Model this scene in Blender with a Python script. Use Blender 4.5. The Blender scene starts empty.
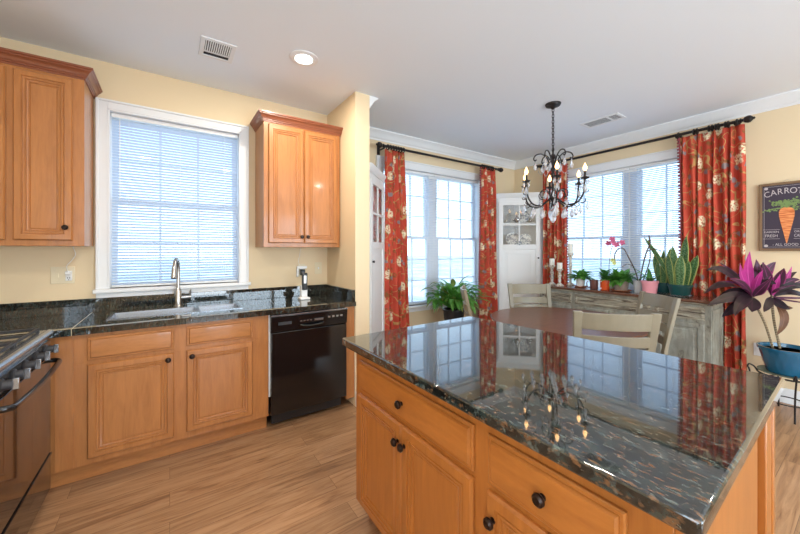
import bpy, bmesh, math, random
from mathutils import Vector, Matrix
random.seed(7)
PI = math.pi
S = bpy.context.scene
C = S.collection

# ---------------------------------------------------------------- camera, world, light, exposure
cam_d = bpy.data.cameras.new('camera'); cam = bpy.data.objects.new('camera', cam_d); C.objects.link(cam)
cam_d.sensor_width = 36; cam_d.lens = 36 * 335 / 800; cam_d.shift_y = -17 / 800; cam_d.clip_start = .05
AZ = math.radians(34.5)
cam.location = (0, 0, 1.36); cam.rotation_euler = (PI / 2, 0, -AZ)
S.camera = cam
S.view_settings.view_transform = 'Standard'; S.view_settings.look = 'None'
S.view_settings.gamma = 1; S.view_settings.use_curve_mapping = False
S.view_settings.exposure = 0.12
w = bpy.data.worlds.new('world'); S.world = w; w.use_nodes = True
wn = w.node_tree.nodes; wl = w.node_tree.links; bg = wn['Background']
tc = wn.new('ShaderNodeTexCoord'); sp = wn.new('ShaderNodeSeparateXYZ'); rp = wn.new('ShaderNodeValToRGB')
wl.new(tc.outputs['Generated'], sp.inputs[0]); wl.new(sp.outputs['Z'], rp.inputs[0]); wl.new(rp.outputs[0], bg.inputs[0])
rp.color_ramp.elements[0].position = 0.0; rp.color_ramp.elements[0].color = (.74, .88, 1, 1)
rp.color_ramp.elements[1].position = .6; rp.color_ramp.elements[1].color = (.58, .79, 1, 1)
bg.inputs[1].default_value = 3.1


def area(name, loc, rot, sx, sy, power, col=(1, 1, 1), spread=PI):
    l = bpy.data.lights.new(name, 'AREA'); l.shape = 'RECTANGLE'; l.size = sx; l.size_y = sy
    l.energy = power; l.color = col; l.spread = spread
    o = bpy.data.objects.new(name, l); C.objects.link(o); o.location = loc; o.rotation_euler = rot
    return o


# added daylight fill, tilted up to the ceiling, at invented openings behind the camera
area('added_fill_rear', (1.9, -3.62, 1.25), (PI / 2 + .38, 0, 0), 3.2, 2.2, 165, (.86, .94, 1))
area('added_fill_side', (-1.42, -1.4, 1.45), (PI / 2 + .38, 0, -PI / 2), 2.4, 1.7, 65, (.86, .94, 1))
# sky light entering at the windows in view (sampling portals only)
for nm, loc, rot, sx, sy in (('portal_sink', (.07, 3.45, 1.74), (-PI / 2, 0, 0), .9, 1.32), ('portal_nook', (2.89, 3.56, 1.5), (-PI / 2, 0, 0), 1.7, 1.7), ('portal_east', (4.72, 1.76, 1.5), (PI / 2, 0, PI / 2), 1.7, 1.7)):
    p = area(nm, loc, rot, sx, sy, 1); p.data.cycles.is_portal = True


# ---------------------------------------------------------------- helpers
class MB:
    def __init__(s): s.v = []; s.f = []; s.uv = []

    def add(s, vs, fs, uvs=None):
        n = len(s.v); s.v += [Vector(v) for v in vs]
        for i, f in enumerate(fs):
            s.f.append([n + k for k in f]); s.uv.append(uvs[i] if uvs else None)
        return s

    def box(s, x0, x1, y0, y1, z0, z1, M=None):
        v = [Vector((x, y, z)) for z in (z0, z1) for y in (y0, y1) for x in (x0, x1)]
        if M: v = [M @ p for p in v]
        return s.add(v, [(0, 2, 3, 1), (4, 5, 7, 6), (0, 1, 5, 4), (2, 6, 7, 3), (0, 4, 6, 2), (1, 3, 7, 5)])

    def lathe(s, prof, M=None, n=24, arc=2 * PI):
        """prof: (r, z) list, turned about local z; M places it."""
        M = M or Matrix(); vs = []; m = len(prof)
        for i in range(n):
            a = 2 * PI * i / n
            for r, z in prof: vs.append(M @ Vector((r * math.cos(a), r * math.sin(a), z)))
        fs = []
        for i in range(n):
            j = (i + 1) % n
            for k in range(m - 1): fs.append((i * m + k, j * m + k, j * m + k + 1, i * m + k + 1))
        if prof[0][0] > 1e-5: fs.append([i * m for i in range(n)][::-1])
        if prof[-1][0] > 1e-5: fs.append([i * m + m - 1 for i in range(n)])
        return s.add(vs, fs)

    def cyl(s, x, y, z0, z1, r, r2=None, n=20):
        return s.lathe([(r, z0), (r if r2 is None else r2, z1)], Matrix.Translation((x, y, 0)), n)

    def tube(s, pts, r, n=8, caps=True):
        pts = [Vector(p) for p in pts]; m = len(pts)
        rs = r if isinstance(r, (list, tuple)) else [r] * m
        vs = []; up = None
        for i, p in enumerate(pts):
            d = (pts[min(i + 1, m - 1)] - pts[max(i - 1, 0)])
            d = d.normalized() if d.length > 1e-9 else Vector((0, 0, 1))
            if up is None:
                a = Vector((0, 0, 1)) if abs(d.z) < .9 else Vector((1, 0, 0)); up = d.cross(a).normalized()
            up = (up - d * up.dot(d)); up = up.normalized() if up.length > 1e-6 else d.orthogonal().normalized()
            b = d.cross(up)
            for k in range(n):
                t = 2 * PI * k / n; vs.append(p + (up * math.cos(t) + b * math.sin(t)) * rs[i])
        fs = [(i * n + k, i * n + (k + 1) % n, (i + 1) * n + (k + 1) % n, (i + 1) * n + k) for i in range(m - 1) for k in range(n)]
        if caps: fs += [list(range(n))[::-1], [(m - 1) * n + k for k in range(n)]]
        return s.add(vs, fs)

    def ball(s, c, r, n=10, sz=1.0):
        m = max(4, n // 2)
        return s.lathe([(r * math.sin(PI * k / m) + (0 if 0 < k < m else 0), -r * sz * math.cos(PI * k / m)) for k in range(m + 1)], Matrix.Translation(c), n)

    def panel(s, O, U, V, N, w_, h_, rings, back=0.0):
        """rectangular slab at O (lower-left), with concentric steps: rings = [(inset, height)]"""
        O, U, V, N = map(Vector, (O, U, V, N)); vs = []
        rr = [(0, back)] + rings
        for i, d in rr:
            for a, b in ((i, i), (w_ - i, i), (w_ - i, h_ - i), (i, h_ - i)): vs.append(O + U * a + V * b + N * d)
        fs = [(0, 3, 2, 1)]
        for k in range(len(rr) - 1):
            for j in range(4): fs.append((k * 4 + j, k * 4 + (j + 1) % 4, k * 4 + 4 + (j + 1) % 4, k * 4 + 4 + j))
        q = (len(rr) - 1) * 4; fs.append((q, q + 1, q + 2, q + 3))
        return s.add(vs, fs)

    def sweep(s, path, prof, closed=False):
        """prof (offset to the right of travel, z) along an XY path with mitred corners"""
        P = [Vector((p[0], p[1])) for p in path]; m = len(P); k = len(prof); vs = []
        for i in range(m):
            def nrm(a, b): d = (b - a).normalized(); return Vector((d.y, -d.x))
            if i == 0: n = nrm(P[0], P[1])
            elif i == m - 1: n = nrm(P[-2], P[-1])
            else:
                a, b = nrm(P[i - 1], P[i]), nrm(P[i], P[i + 1]); n = (a + b); n = n / max(.2, n.dot(a))
            for o, z in prof: vs.append((P[i].x + n.x * o, P[i].y + n.y * o, z))
        fs = [(i * k + j, i * k + (j + 1) % k, (i + 1) * k + (j + 1) % k, (i + 1) * k + j) for i in range(m - 1) for j in range(k)]
        fs += [list(range(k)), [(m - 1) * k + j for j in range(k)][::-1]]
        return s.add(vs, fs)

    def leaf(s, base, az, el, L, W, droop=1.0, fold=.15, seg=7, shape=.45, twist=0.0):
        """one leaf blade: strip from base, starts at azimuth/elevation, bends down by droop radians"""
        p = Vector(base); vs = []; uvs = []
        h = Vector((math.cos(az), math.sin(az), 0)); side0 = Vector((-h.y, h.x, 0))
        for i in range(seg + 1):
            t = i / seg; e = el - droop * t
            d = h * math.cos(e) + Vector((0, 0, 1)) * math.sin(e)
            if i: p = p + d * (L / seg)
            up = (Vector((0, 0, 1)) * math.cos(e) - h * math.sin(e))
            side = side0 * math.cos(twist * t) + up * math.sin(twist * t)
            wd = W * .5 * max(.03, (math.sin(PI * min(1, t ** shape if shape < 1 else t ** shape)) ** .8) if 0 < t < 1 else .06)
            vs += [p - side * wd + up * fold * wd, p, p + side * wd + up * fold * wd]
        fs = []; 
        for i in range(seg):
            a = i * 3; t0, t1 = i / seg, (i + 1) / seg
            fs += [(a, a + 1, a + 4, a + 3), (a + 1, a + 2, a + 5, a + 4)]
            uvs += [[(0, t0), (.5, t0), (.5, t1), (0, t1)], [(.5, t0), (1, t0), (1, t1), (.5, t1)]]
        return s.add(vs, fs, uvs)

    def xf(s, M): s.v = [M @ v for v in s.v]; return s


def rootloc(o):
    l = Vector((0, 0, 0))
    while o is not None: l = l + Vector(o.location); o = o.parent
    return l


def build(name, mb, mat, parent=None, bevel=0, smooth=True, loc=None, sub=0):
    me = bpy.data.meshes.new(name)
    off = rootloc(parent) if parent else Vector(loc or (0, 0, 0))
    loc_v = Vector((0, 0, 0)) if parent else off
    me.from_pydata([tuple(v - off) for v in mb.v], [], mb.f)
    if any(u for u in mb.uv):
        ul = me.uv_layers.new(name='UVMap'); li = 0
        for poly, u in zip(me.polygons, mb.uv):
            for k in range(poly.loop_total):
                ul.data[poly.loop_start + k].uv = u[k] if u else (0, 0)
    else:
        b = bmesh.new(); b.from_mesh(me); bmesh.ops.recalc_face_normals(b, faces=b.faces); b.to_mesh(me); b.free()
    me.materials.append(mat)
    if smooth:
        me.polygons.foreach_set('use_smooth', [True] * len(me.polygons)); me.set_sharp_from_angle(angle=math.radians(32))
    me.update()
    o = bpy.data.objects.new(name, me); C.objects.link(o); o.location = loc_v
    if parent: o.parent = parent
    if bevel:
        m = o.modifiers.new('bevel', 'BEVEL'); m.width = bevel; m.segments = 2; m.limit_method = 'ANGLE'; m.angle_limit = math.radians(40)
    return o


def tag(o, label, cat, group=None, kind=None):
    if label: o['label'] = label
    if cat: o['category'] = cat
    if group: o['group'] = group
    if kind: o['kind'] = kind
    return o


def thing(name, label, cat, loc=(0, 0, 0), group=None):
    o = bpy.data.objects.new(name, None); C.objects.link(o); o.location = loc; o.empty_display_size = .1
    return tag(o, label, cat, group)


def solo(name, mb, mat, label, cat, group=None, **k):
    lo = Vector((sum(v.x for v in mb.v) / len(mb.v), sum(v.y for v in mb.v) / len(mb.v), min(v.z for v in mb.v)))
    return tag(build(name, mb, mat, None, loc=lo, **k), label, cat, group)


def struct(name, mb, mat, label=None, parent=None, **k):
    o = build(name, mb, mat, parent, **k)
    if not parent: o['kind'] = 'structure'
    if label and not parent: o['label'] = label
    return o


def copy_tree(o, parent=None):
    c = o.copy(); C.objects.link(c); c.parent = parent
    for ch in list(o.children): copy_tree(ch, c)
    return c


def T(x, y, z): return Matrix.Translation((x, y, z))
def R(a, ax): return Matrix.Rotation(a, 4, ax)


def bez(p0, p1, p2, p3, n=12):
    p0, p1, p2, p3 = map(Vector, (p0, p1, p2, p3)); r = []
    for i in range(n + 1):
        t = i / n; r.append(p0 * (1 - t) ** 3 + p1 * 3 * t * (1 - t) ** 2 + p2 * 3 * t * t * (1 - t) + p3 * t ** 3)
    return r


def curve_pts(pts, n=8):
    """Catmull-Rom through pts"""
    P = [Vector(p) for p in pts]; P = [P[0] * 2 - P[1]] + P + [P[-1] * 2 - P[-2]]; out = []
    for i in range(1, len(P) - 2):
        for k in range(n):
            t = k / n; a, b, c, d = P[i - 1], P[i], P[i + 1], P[i + 2]
            out.append(.5 * ((2 * b) + (c - a) * t + (2 * a - 5 * b + 4 * c - d) * t * t + (3 * b - a - 3 * c + d) * t ** 3))
    out.append(P[-2]); return out


# ---------------------------------------------------------------- materials
def mat(name, col, rough=.5, metal=0, coat=0, spec=.5, emis=None, es=0, trans=0, ior=1.45, alpha=1):
    m = bpy.data.materials.new(name); m.use_nodes = True; b = m.node_tree.nodes['Principled BSDF']
    b.inputs['Base Color'].default_value = (*col, 1); b.inputs['Roughness'].default_value = rough
    b.inputs['Metallic'].default_value = metal; b.inputs['Coat Weight'].default_value = coat; b.inputs['Coat Roughness'].default_value = .08
    b.inputs['Specular IOR Level'].default_value = spec; b.inputs['IOR'].default_value = ior
    b.inputs['Transmission Weight'].default_value = trans
    if emis: b.inputs['Emission Color'].default_value = (*emis, 1); b.inputs['Emission Strength'].default_value = es
    return m


class N:
    """small node-graph writer"""
    def __init__(s, m): s.m = m; s.n = m.node_tree.nodes; s.l = m.node_tree.links; s.b = s.n['Principled BSDF']

    def node(s, t, ins=None, **kw):
        n = s.n.new('ShaderNode' + t)
        for k, v in kw.items(): setattr(n, k, v)
        for k, v in (ins or {}).items(): s.set(n.inputs[k], v)
        return n

    def set(s, inp, v):
        if hasattr(v, 'is_output'): s.l.new(v, inp)
        elif hasattr(v, 'outputs'): s.l.new(v.outputs[0], inp)
        else: inp.default_value = v

    def co(s, scale=(1, 1, 1), kind='Object', rot=(0, 0, 0)):
        t = s.node('TexCoord'); mp = s.node('Mapping', {'Scale': scale, 'Rotation': rot}); s.l.new(t.outputs[kind], mp.inputs['Vector']); return mp.outputs[0]

    def noise(s, vec, scale=5, detail=3, rough=.5, dist=0):
        return s.node('TexNoise', {'Vector': vec, 'Scale': scale, 'Detail': detail, 'Roughness': rough, 'Distortion': dist}).outputs[0]

    def ramp(s, fac, stops, interp='LINEAR'):
        r = s.node('ValToRGB'); s.set(r.inputs[0], fac); e = r.color_ramp.elements; r.color_ramp.interpolation = interp
        while len(e) < len(stops): e.new(.5)
        for k, (p, c) in enumerate(stops):
            e[k].position = p; e[k].color = (*c, 1) if len(c) == 3 else c
        return r.outputs[0]

    def mix(s, fac, a, b, blend='MIX'):
        r = s.node('MixRGB', blend_type=blend); s.set(r.inputs[0], fac)
        for i, c in ((1, a), (2, b)): s.set(r.inputs[i], (*c, 1) if isinstance(c, tuple) and len(c) == 3 else c)
        return r.outputs[0]

    def math(s, op, a, b=0.0, c=0.0):
        r = s.node('Math', operation=op); s.set(r.inputs[0], a); s.set(r.inputs[1], b)
        if op in ('MULTIPLY_ADD', 'COMPARE', 'SMOOTH_MIN'): s.set(r.inputs[2], c)
        return r.outputs[0]

    def color(s, c): s.set(s.b.inputs['Base Color'], c)

    def bump(s, h, strength=.2, dist=.01):
        b = s.node('Bump', {'Strength': strength, 'Distance': dist, 'Height': h}); s.l.new(b.outputs[0], s.b.inputs['Normal'])


def wood(name, c1, c2, sc=(9, 9, 1.2), rough=.36, coat=.35, streak=.5):
    m = mat(name, c1, rough, coat=coat); g = N(m); v = g.co(sc)
    a = g.noise(v, 3, 5, .6, .6); b = g.noise(g.co((sc[0] * 6, sc[1] * 6, sc[2] * 2)), 4, 3, .6)
    f = g.math('ADD', g.math('MULTIPLY', a, 1 - streak * .5), g.math('MULTIPLY', b, streak * .5))
    g.color(g.ramp(f, [(.28, c2), (.52, c1), (.78, tuple(min(1, x * 1.22) for x in c1))]))
    return m


M = {}
M['wall'] = mat('wall_paint', (.81, .65, .425), .7); g = N(M['wall']); g.bump(g.noise(g.co(), 120, 2), .05, .002)
M['ceiling'] = mat('ceiling_paint', (.85, .90, .96), .85)
M['white'] = mat('white_trim_paint', (.82, .83, .84), .4)
M['whitecab'] = mat('white_cabinet_paint', (.84, .84, .82), .38)
M['maple'] = wood('honey_maple', (.45, .18, .054), (.355, .13, .037))
M['maple_h'] = wood('honey_maple_horizontal', (.47, .19, .058), (.355, .135, .038), (1.2, 9, 9))
M['cherry'] = wood('reddish_crown_wood', (.27, .085, .040), (.21, .062, .03), (1.2, 1.2, 9))
M['island'] = wood('orange_maple', (.40, .135, .025), (.33, .105, .019), (9, 9, 1.2))
M['island_h'] = wood('orange_maple_horizontal', (.41, .14, .026), (.34, .107, .019), (9, 1.2, 9))
M['bronze'] = mat('oil_rubbed_bronze', (.03, .018, .014), .28, .7)
M['iron'] = mat('dark_iron', (.03, .025, .024), .42, .5)
M['steel'] = mat('stainless_steel', (.27, .28, .30), .25, 1)
M['nickel'] = mat('brushed_nickel', (.55, .54, .52), .3, 1)
M['black'] = mat('black_enamel', (.006, .006, .007), .12, coat=.5)
M['glassblack'] = mat('black_oven_glass', (.012, .010, .010), .03, coat=.55, ior=1.5)
M['rangegrey'] = mat('grey_polished_metal', (.36, .38, .41), .22, .85)
M['castiron'] = mat('cast_iron', (.05, .05, .055), .5, .3)
M['almond'] = mat('almond_plastic', (.78, .68, .48), .4)
M['whiteplastic'] = mat('white_plastic', (.85, .85, .84), .35)
M['darkplastic'] = mat('dark_plastic', (.02, .02, .022), .35)
M['terracotta'] = mat('terracotta', (.45, .15, .07), .8)
M['redceramic'] = mat('orange_red_ceramic', (.78, .10, .02), .2, coat=.5)
M['brownceramic'] = mat('brown_ceramic', (.16, .06, .045), .3, coat=.3)
M['pinkceramic'] = mat('pink_ceramic', (.85, .36, .42), .35)
M['whiteceramic'] = mat('white_ceramic', (.82, .80, .78), .3)
M['greyceramic'] = mat('taupe_stoneware', (.33, .25, .20), .55)
M['tealplastic'] = mat('dark_teal_plastic', (.008, .075, .075), .35)
M['blueceramic'] = mat('blue_glaze', (.010, .105, .20), .18, coat=.6)
M['soil'] = mat('potting_soil', (.05, .035, .025), .95)
M['cane'] = mat('plant_cane', (.22, .15, .09), .8); g = N(M['cane'])
g.color(g.ramp(g.node('TexWave', {'Vector': g.co((1, 1, 1)), 'Scale': 22, 'Distortion': .4}, bands_direction='Z').outputs[0], [(.3, (.10, .07, .045)), (.6, (.38, .30, .18))]))
M['wax'] = mat('candle_wax', (.86, .83, .74), .5)
M['distress'] = mat('chippy_cream_paint', (.72, .66, .56), .6); g = N(M['distress']); g.color(g.ramp(g.noise(g.co(), 60, 4), [(.42, (.40, .30, .22)), (.52, (.76, .70, .62))]))
M['petal'] = mat('pink_petal', (.62, .14, .27), .5)
M['yellowpetal'] = mat('pale_yellow_petal', (.72, .76, .30), .5)
M['twig'] = mat('bare_twig', (.11, .075, .06), .8)
M['bulb'] = mat('lit_bulb', (1, .8, .55), .3, emis=(1, .52, .19), es=6)
M['downlight'] = mat('lit_downlight', (1, .95, .85), .3, emis=(1, .95, .86), es=9)
M['duct_shade'] = mat('painted_duct_shade', (.03, .03, .035), .9)  # dark tone standing in for the shade inside the duct
M['bark'] = mat('bark', (.20, .17, .15), .9)
M['snow'] = mat('pale_winter_ground', (.60, .62, .63), .9); g = N(M['snow']); g.color(g.ramp(g.noise(g.co(), .35, 4), [(.4, (.42, .42, .38)), (.6, (.72, .74, .77))]))
M['metalgreen'] = mat('verdigris_ring', (.16, .20, .15), .5, .3)

# thin clear glass: see-through plus mirror reflection by Fresnel
def glassm(name, tint=(1, 1, 1), ior=1.45):
    m = bpy.data.materials.new(name); m.use_nodes = True; n = m.node_tree.nodes; l = m.node_tree.links; n.remove(n['Principled BSDF'])
    o = n['Material Output']; a = n.new('ShaderNodeBsdfTransparent'); a.inputs[0].default_value = (*tint, 1)
    b = n.new('ShaderNodeBsdfGlossy'); b.inputs['Roughness'].default_value = .02; lw = n.new('ShaderNodeLayerWeight'); lw.inputs[0].default_value = .5; pw_ = n.new('ShaderNodeMath'); pw_.operation = 'POWER'; pw_.inputs[1].default_value = 5; l.new(lw.outputs['Facing'], pw_.inputs[0]); fr = n.new('ShaderNodeMath'); fr.operation = 'MULTIPLY_ADD'; fr.inputs[1].default_value = .9; fr.inputs[2].default_value = .06; l.new(pw_.outputs[0], fr.inputs[0])
    x = n.new('ShaderNodeMixShader'); l.new(fr.outputs[0], x.inputs[0]); l.new(a.outputs[0], x.inputs[1]); l.new(b.outputs[0], x.inputs[2]); l.new(x.outputs[0], o.inputs[0])
    return m
M['glass'] = glassm('window_glass', (.93, .97, 1))
M['cabglass'] = glassm('cabinet_glass')
M['crystal'] = mat('crystal', (.90, .90, .92), .04, trans=.6, ior=1.5, spec=1)
M['frosted'] = mat('frosted_cup', (.82, .84, .86), .3, trans=.35, ior=1.3)
M['clearglass'] = mat('clear_glass', (.95, .97, .97), .03, trans=.9, ior=1.3)

# white blind slats, translucent; shaded daylight blue is put into their colour
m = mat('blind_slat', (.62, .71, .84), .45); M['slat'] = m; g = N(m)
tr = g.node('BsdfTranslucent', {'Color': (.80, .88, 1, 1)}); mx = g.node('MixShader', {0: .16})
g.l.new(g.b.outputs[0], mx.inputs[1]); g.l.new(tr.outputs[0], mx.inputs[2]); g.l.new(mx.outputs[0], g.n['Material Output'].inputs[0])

# laminate planks running along X
m = mat('laminate_floor', (.5, .3, .17), .33, coat=.15); M['floor'] = m; g = N(m)
v = g.co((1, 1, 1))
br = g.node('TexBrick', {'Vector': v, 'Color1': (.2, .2, .2, 1), 'Color2': (.8, .8, .8, 1), 'Mortar': (0, 0, 0, 1), 'Scale': 1, 'Mortar Size': .0012, 'Mortar Smooth': .1, 'Brick Width': 1.25, 'Row Height': .127}, offset=.37)
off = g.node('VectorMath', {0: v, 1: br.outputs[0]}, operation='ADD')
gm = g.node('Mapping', {'Vector': off.outputs[0], 'Scale': (1.1, 13, 1)})
gr = g.noise(gm.outputs[0], 2.2, 6, .62, 1.2)
base = g.ramp(gr, [(.28, (.20, .095, .045)), (.44, (.37, .20, .10)), (.58, (.46, .265, .14)), (.8, (.54, .33, .18))])
tone = g.ramp(g.math('MULTIPLY', br.outputs[0], 1.0), [(0, (.45, .43, .42)), (.2, (.82, .80, .78)), (.8, (1.08, 1.06, 1.04))])
kn = g.ramp(g.noise(g.node('Mapping', {'Vector': off.outputs[0], 'Scale': (.9, 5.5, 1)}).outputs[0], 3.1, 4, .6, .8), [(.60, (1, 1, 1)), (.74, (.66, .60, .56))])
base = g.mix(1.0, base, kn, 'MULTIPLY')
g.color(g.mix(1.0, base, tone, 'MULTIPLY')); g.bump(g.math('ADD', gr, br.outputs['Fac']), .06, .002)

# granite: near-black green with brown, teal and pale flecks
def granite(name, rot, fleck=1.0, sx=1.0):
    m = mat(name, (.02, .022, .02), .04, spec=.5, ior=1.66, coat=.45); m.node_tree.nodes['Principled BSDF'].inputs['Coat Roughness'].default_value = .02
    g = N(m); v = g.co((3.2 * sx, 1 * sx, 1.6), rot=(0, 0, rot)); wv = g.node('VectorMath', {0: v, 1: g.node('TexNoise', {'Vector': v, 'Scale': 9}).outputs['Color']}, operation='ADD')
    n1 = g.noise(v, 22, 5, .68, .1); n2 = g.noise(v, 34, 4, .65, .1); n3 = g.noise(g.co((2.6, .9, 1), rot=(0, 0, rot + .15)), 27, 4, .62, .15); n4 = g.noise(v, 60, 2, .6)
    c = g.ramp(n1, [(.36, (.005, .006, .006)), (.50, (.014, .018, .017)), (.60, (.030, .044, .040))])
    c = g.mix(g.ramp(n2, [(.55, (0, 0, 0)), (.64, (1, 1, 1))]), c, (.15 * fleck, .075 * fleck, .034 * fleck))
    c = g.mix(g.ramp(n3, [(.58, (0, 0, 0)), (.72, (1, 1, 1))]), c, (.13 * fleck, .16 * fleck, .145 * fleck))
    c = g.mix(g.ramp(n4, [(.66, (0, 0, 0)), (.72, (1, 1, 1))]), c, (.22 * fleck, .20 * fleck, .15 * fleck))
    g.color(c); return m
M['granite'] = granite('island_granite', .35, 1.0)
M['granite2'] = granite('counter_granite', 0, .55, 1.2)

# table wood, chair paint, sideboard paint
M['table'] = wood('walnut_table', (.15, .055, .028), (.085, .030, .017), (2, 14, 2), .30, .08)
M['chair'] = mat('putty_chair_paint', (.38, .34, .24), .36, coat=.15)
g = N(M['chair']); g.color(g.ramp(g.noise(g.co((6, 6, 1)), 5, 4), [(.2, (.22, .188, .128)), (.8, (.26, .225, .155))]))
m = mat('weathered_paint', (.5, .47, .38), .65); M['weather'] = m; g = N(m)
n1 = g.noise(g.co((9, 9, 2.6)), 1.8, 6, .72, .8); n2 = g.noise(g.co((1, 1, 1)), 7, 5, .6)
c = g.ramp(n1, [(.30, (.09, .075, .055)), (.40, (.26, .24, .19)), (.56, (.35, .34, .28)), (.75, (.43, .43, .36))])
g.color(g.mix(g.ramp(n2, [(.42, (0, 0, 0)), (.66, (.7, .7, .7))]), c, (.22, .22, .19)))
m = mat('weathered_drawer_paint', (.5, .47, .38), .65); M['weather_h'] = m; g = N(m)
n1 = g.noise(g.co((14, 1.8, 22)), 2.0, 6, .72, .6)
g.color(g.ramp(n1, [(.40, (.05, .035, .025)), (.48, (.24, .20, .145)), (.58, (.38, .35, .27)), (.8, (.46, .44, .36))]))
M['sidetop'] = wood('sideboard_top_wood', (.15, .066, .04), (.085, .04, .028), (12, 1.5, 2), .25, .4)

# curtain cloth: red with cream blossoms, gold vines, grey-blue leaves (UV in metres)
m = mat('floral_red_cloth', (.5, .05, .03), .75, spec=.2); M['curtain'] = m; g = N(m)
uv = g.co((1, 1, 1), 'UV')
wob = g.node('TexNoise', {'Vector': uv, 'Scale': 14, 'Detail': 3}).outputs['Color']
uw = g.node('VectorMath', {0: uv, 1: g.node('VectorMath', {0: wob, 1: (.07, .07, 0)}, operation='MULTIPLY').outputs[0]}, operation='ADD').outputs[0]
def vor(vec, sc, rnd=1.0, ft='F1'):
    n = g.node('TexVoronoi', {'Vector': vec, 'Scale': sc, 'Randomness': rnd}, feature=ft, voronoi_dimensions='2D'); return n.outputs['Distance']
c = g.ramp(g.noise(uv, 3, 3), [(.35, (.47, .060, .036)), (.65, (.62, .095, .054))])
vine = g.math('ABSOLUTE', g.math('SUBTRACT', g.noise(uv, 5.5, 1, .4, .8), .5))
c = g.mix(g.ramp(vine, [(.010, (1, 1, 1)), (.020, (0, 0, 0))]), c, (.52, .30, .11))
gl = vor(g.node('VectorMath', {0: uw, 1: (.37, .21, 0)}, operation='ADD').outputs[0], 8.5)
glm = g.ramp(gl, [(.20, (1, 1, 1)), (.28, (0, 0, 0))])
c = g.mix(g.math('MULTIPLY', glm, g.ramp(g.noise(uv, 30, 2), [(.42, (.15, .15, .15)), (.55, (1, 1, 1))])), c, (.26, .10, .035))
bl = vor(g.node('VectorMath', {0: g.node('VectorMath', {0: uw, 1: g.node('VectorMath', {0: wob, 1: (.1, -.12, 0)}, operation='MULTIPLY').outputs[0]}, operation='ADD').outputs[0], 1: (.11, .57, 0)}, operation='ADD').outputs[0], 5.0)
c = g.mix(g.ramp(bl, [(.10, (1, 1, 1)), (.15, (0, 0, 0))]), c, (.27, .22, .22))
cr = vor(uw, 3.3, 1.0)
crm = g.math('MULTIPLY', g.ramp(cr, [(.15, (1, 1, 1)), (.20, (0, 0, 0))]), g.ramp(g.noise(uv, 45, 2), [(.40, (.1, .1, .1)), (.52, (1, 1, 1))]))
c = g.mix(crm, c, (.82, .72, .48))
g.color(c)

# leaf materials (uv: x across, y along)
def leafm(name, mid, edge, vein, e0=.36, rough=.35, bands=None, trans=.35):
    m = mat(name, mid, rough); g = N(m); uv = g.node('TexCoord').outputs['UV']; sx = g.node('SeparateXYZ', {0: uv})
    d = g.math('ABSOLUTE', g.math('SUBTRACT', sx.outputs[0], .5))
    c = g.mix(g.ramp(g.noise(g.co(), 9, 3), [(.35, (0, 0, 0)), (.65, (1, 1, 1))]), mid, tuple(x * .62 for x in mid))
    if bands:
        wv = g.node('TexNoise', {'Vector': g.co((3, 26, 1), 'UV'), 'Scale': 1.6, 'Detail': 2}).outputs[0]
        c = g.mix(g.ramp(wv, [(.45, (0, 0, 0)), (.55, (1, 1, 1))]), c, bands)
    c = g.mix(g.ramp(d, [(.0, (1, 1, 1)), (.06, (0, 0, 0))]), c, vein)
    c = g.mix(g.ramp(d, [(e0, (0, 0, 0)), (min(.999, e0 + .05), (1, 1, 1))]), c, edge)
    g.color(c)
    tr = g.node('BsdfTranslucent', {'Color': c}); mx = g.node('MixShader', {0: trans}); g.l.new(g.b.outputs[0], mx.inputs[1]); g.l.new(tr.outputs[0], mx.inputs[2]); g.l.new(mx.outputs[0], g.n['Material Output'].inputs[0])
    return m
M['leaf'] = leafm('green_leaf', (.15, .44, .07), (.17, .50, .09), (.32, .58, .20), .46)
M['leafpale'] = leafm('yellow_green_leaf', (.30, .42, .08), (.35, .45, .10), (.45, .52, .2), .46)
M['leafdeep'] = leafm('deep_green_leaf', (.09, .29, .06), (.11, .35, .08), (.2, .40, .14), .46)
M['snake'] = leafm('snake_plant_leaf', (.08, .24, .07), (.58, .62, .20), (.10, .26, .09), .38, bands=(.26, .42, .20))
M['dracdark'] = leafm('dark_plum_leaf', (.022, .014, .019), (.12, .025, .06), (.06, .02, .035), .46, .3, trans=.08)
M['dracpink'] = leafm('magenta_leaf', (.62, .05, .33), (.72, .08, .40), (.80, .16, .5), .46, trans=.35)
M['dracmid'] = leafm('purple_leaf', (.075, .02, .05), (.34, .04, .18), (.26, .045, .16), .40, trans=.25)
M['dryleaf'] = leafm('dry_brown_leaf', (.22, .10, .05), (.25, .12, .06), (.3, .16, .09), .46)

# ---------------------------------------------------------------- room shell
H_ = 2.74; XR = 4.52; YN = 3.36; YK = 3.25; XL = -1.25; YB = -3.5; TH = .16
o = struct('floor', MB().box(XL - TH, XR + TH, YB - TH, YN + TH, -.1, 0), M['floor'], 'light brown wood-look plank floor')
o = struct('ceiling', MB().box(XL - TH, XR + TH, YB - TH, YN + TH, H_, H_ + .1), M['ceiling'], 'smooth pale ceiling')


def wall_open(mb, ax, c0, c1, a0, a1, holes):
    """wall slab between c0..c1 on its thin axis, a0..a1 along, with rectangular holes (u0,u1,z0,z1)"""
    def bx(u0, u1, z0, z1):
        if u1 - u0 < 1e-4 or z1 - z0 < 1e-4: return
        mb.box(u0, u1, c0, c1, z0, z1) if ax == 'Y' else mb.box(c0, c1, u0, u1, z0, z1)
    u = a0
    for h in sorted(holes):
        bx(u, h[0], 0, H_); bx(h[0], h[1], 0, h[2]); bx(h[0], h[1], h[3], H_); u = h[1]
    bx(u, a1, 0, H_)
    return mb


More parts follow.
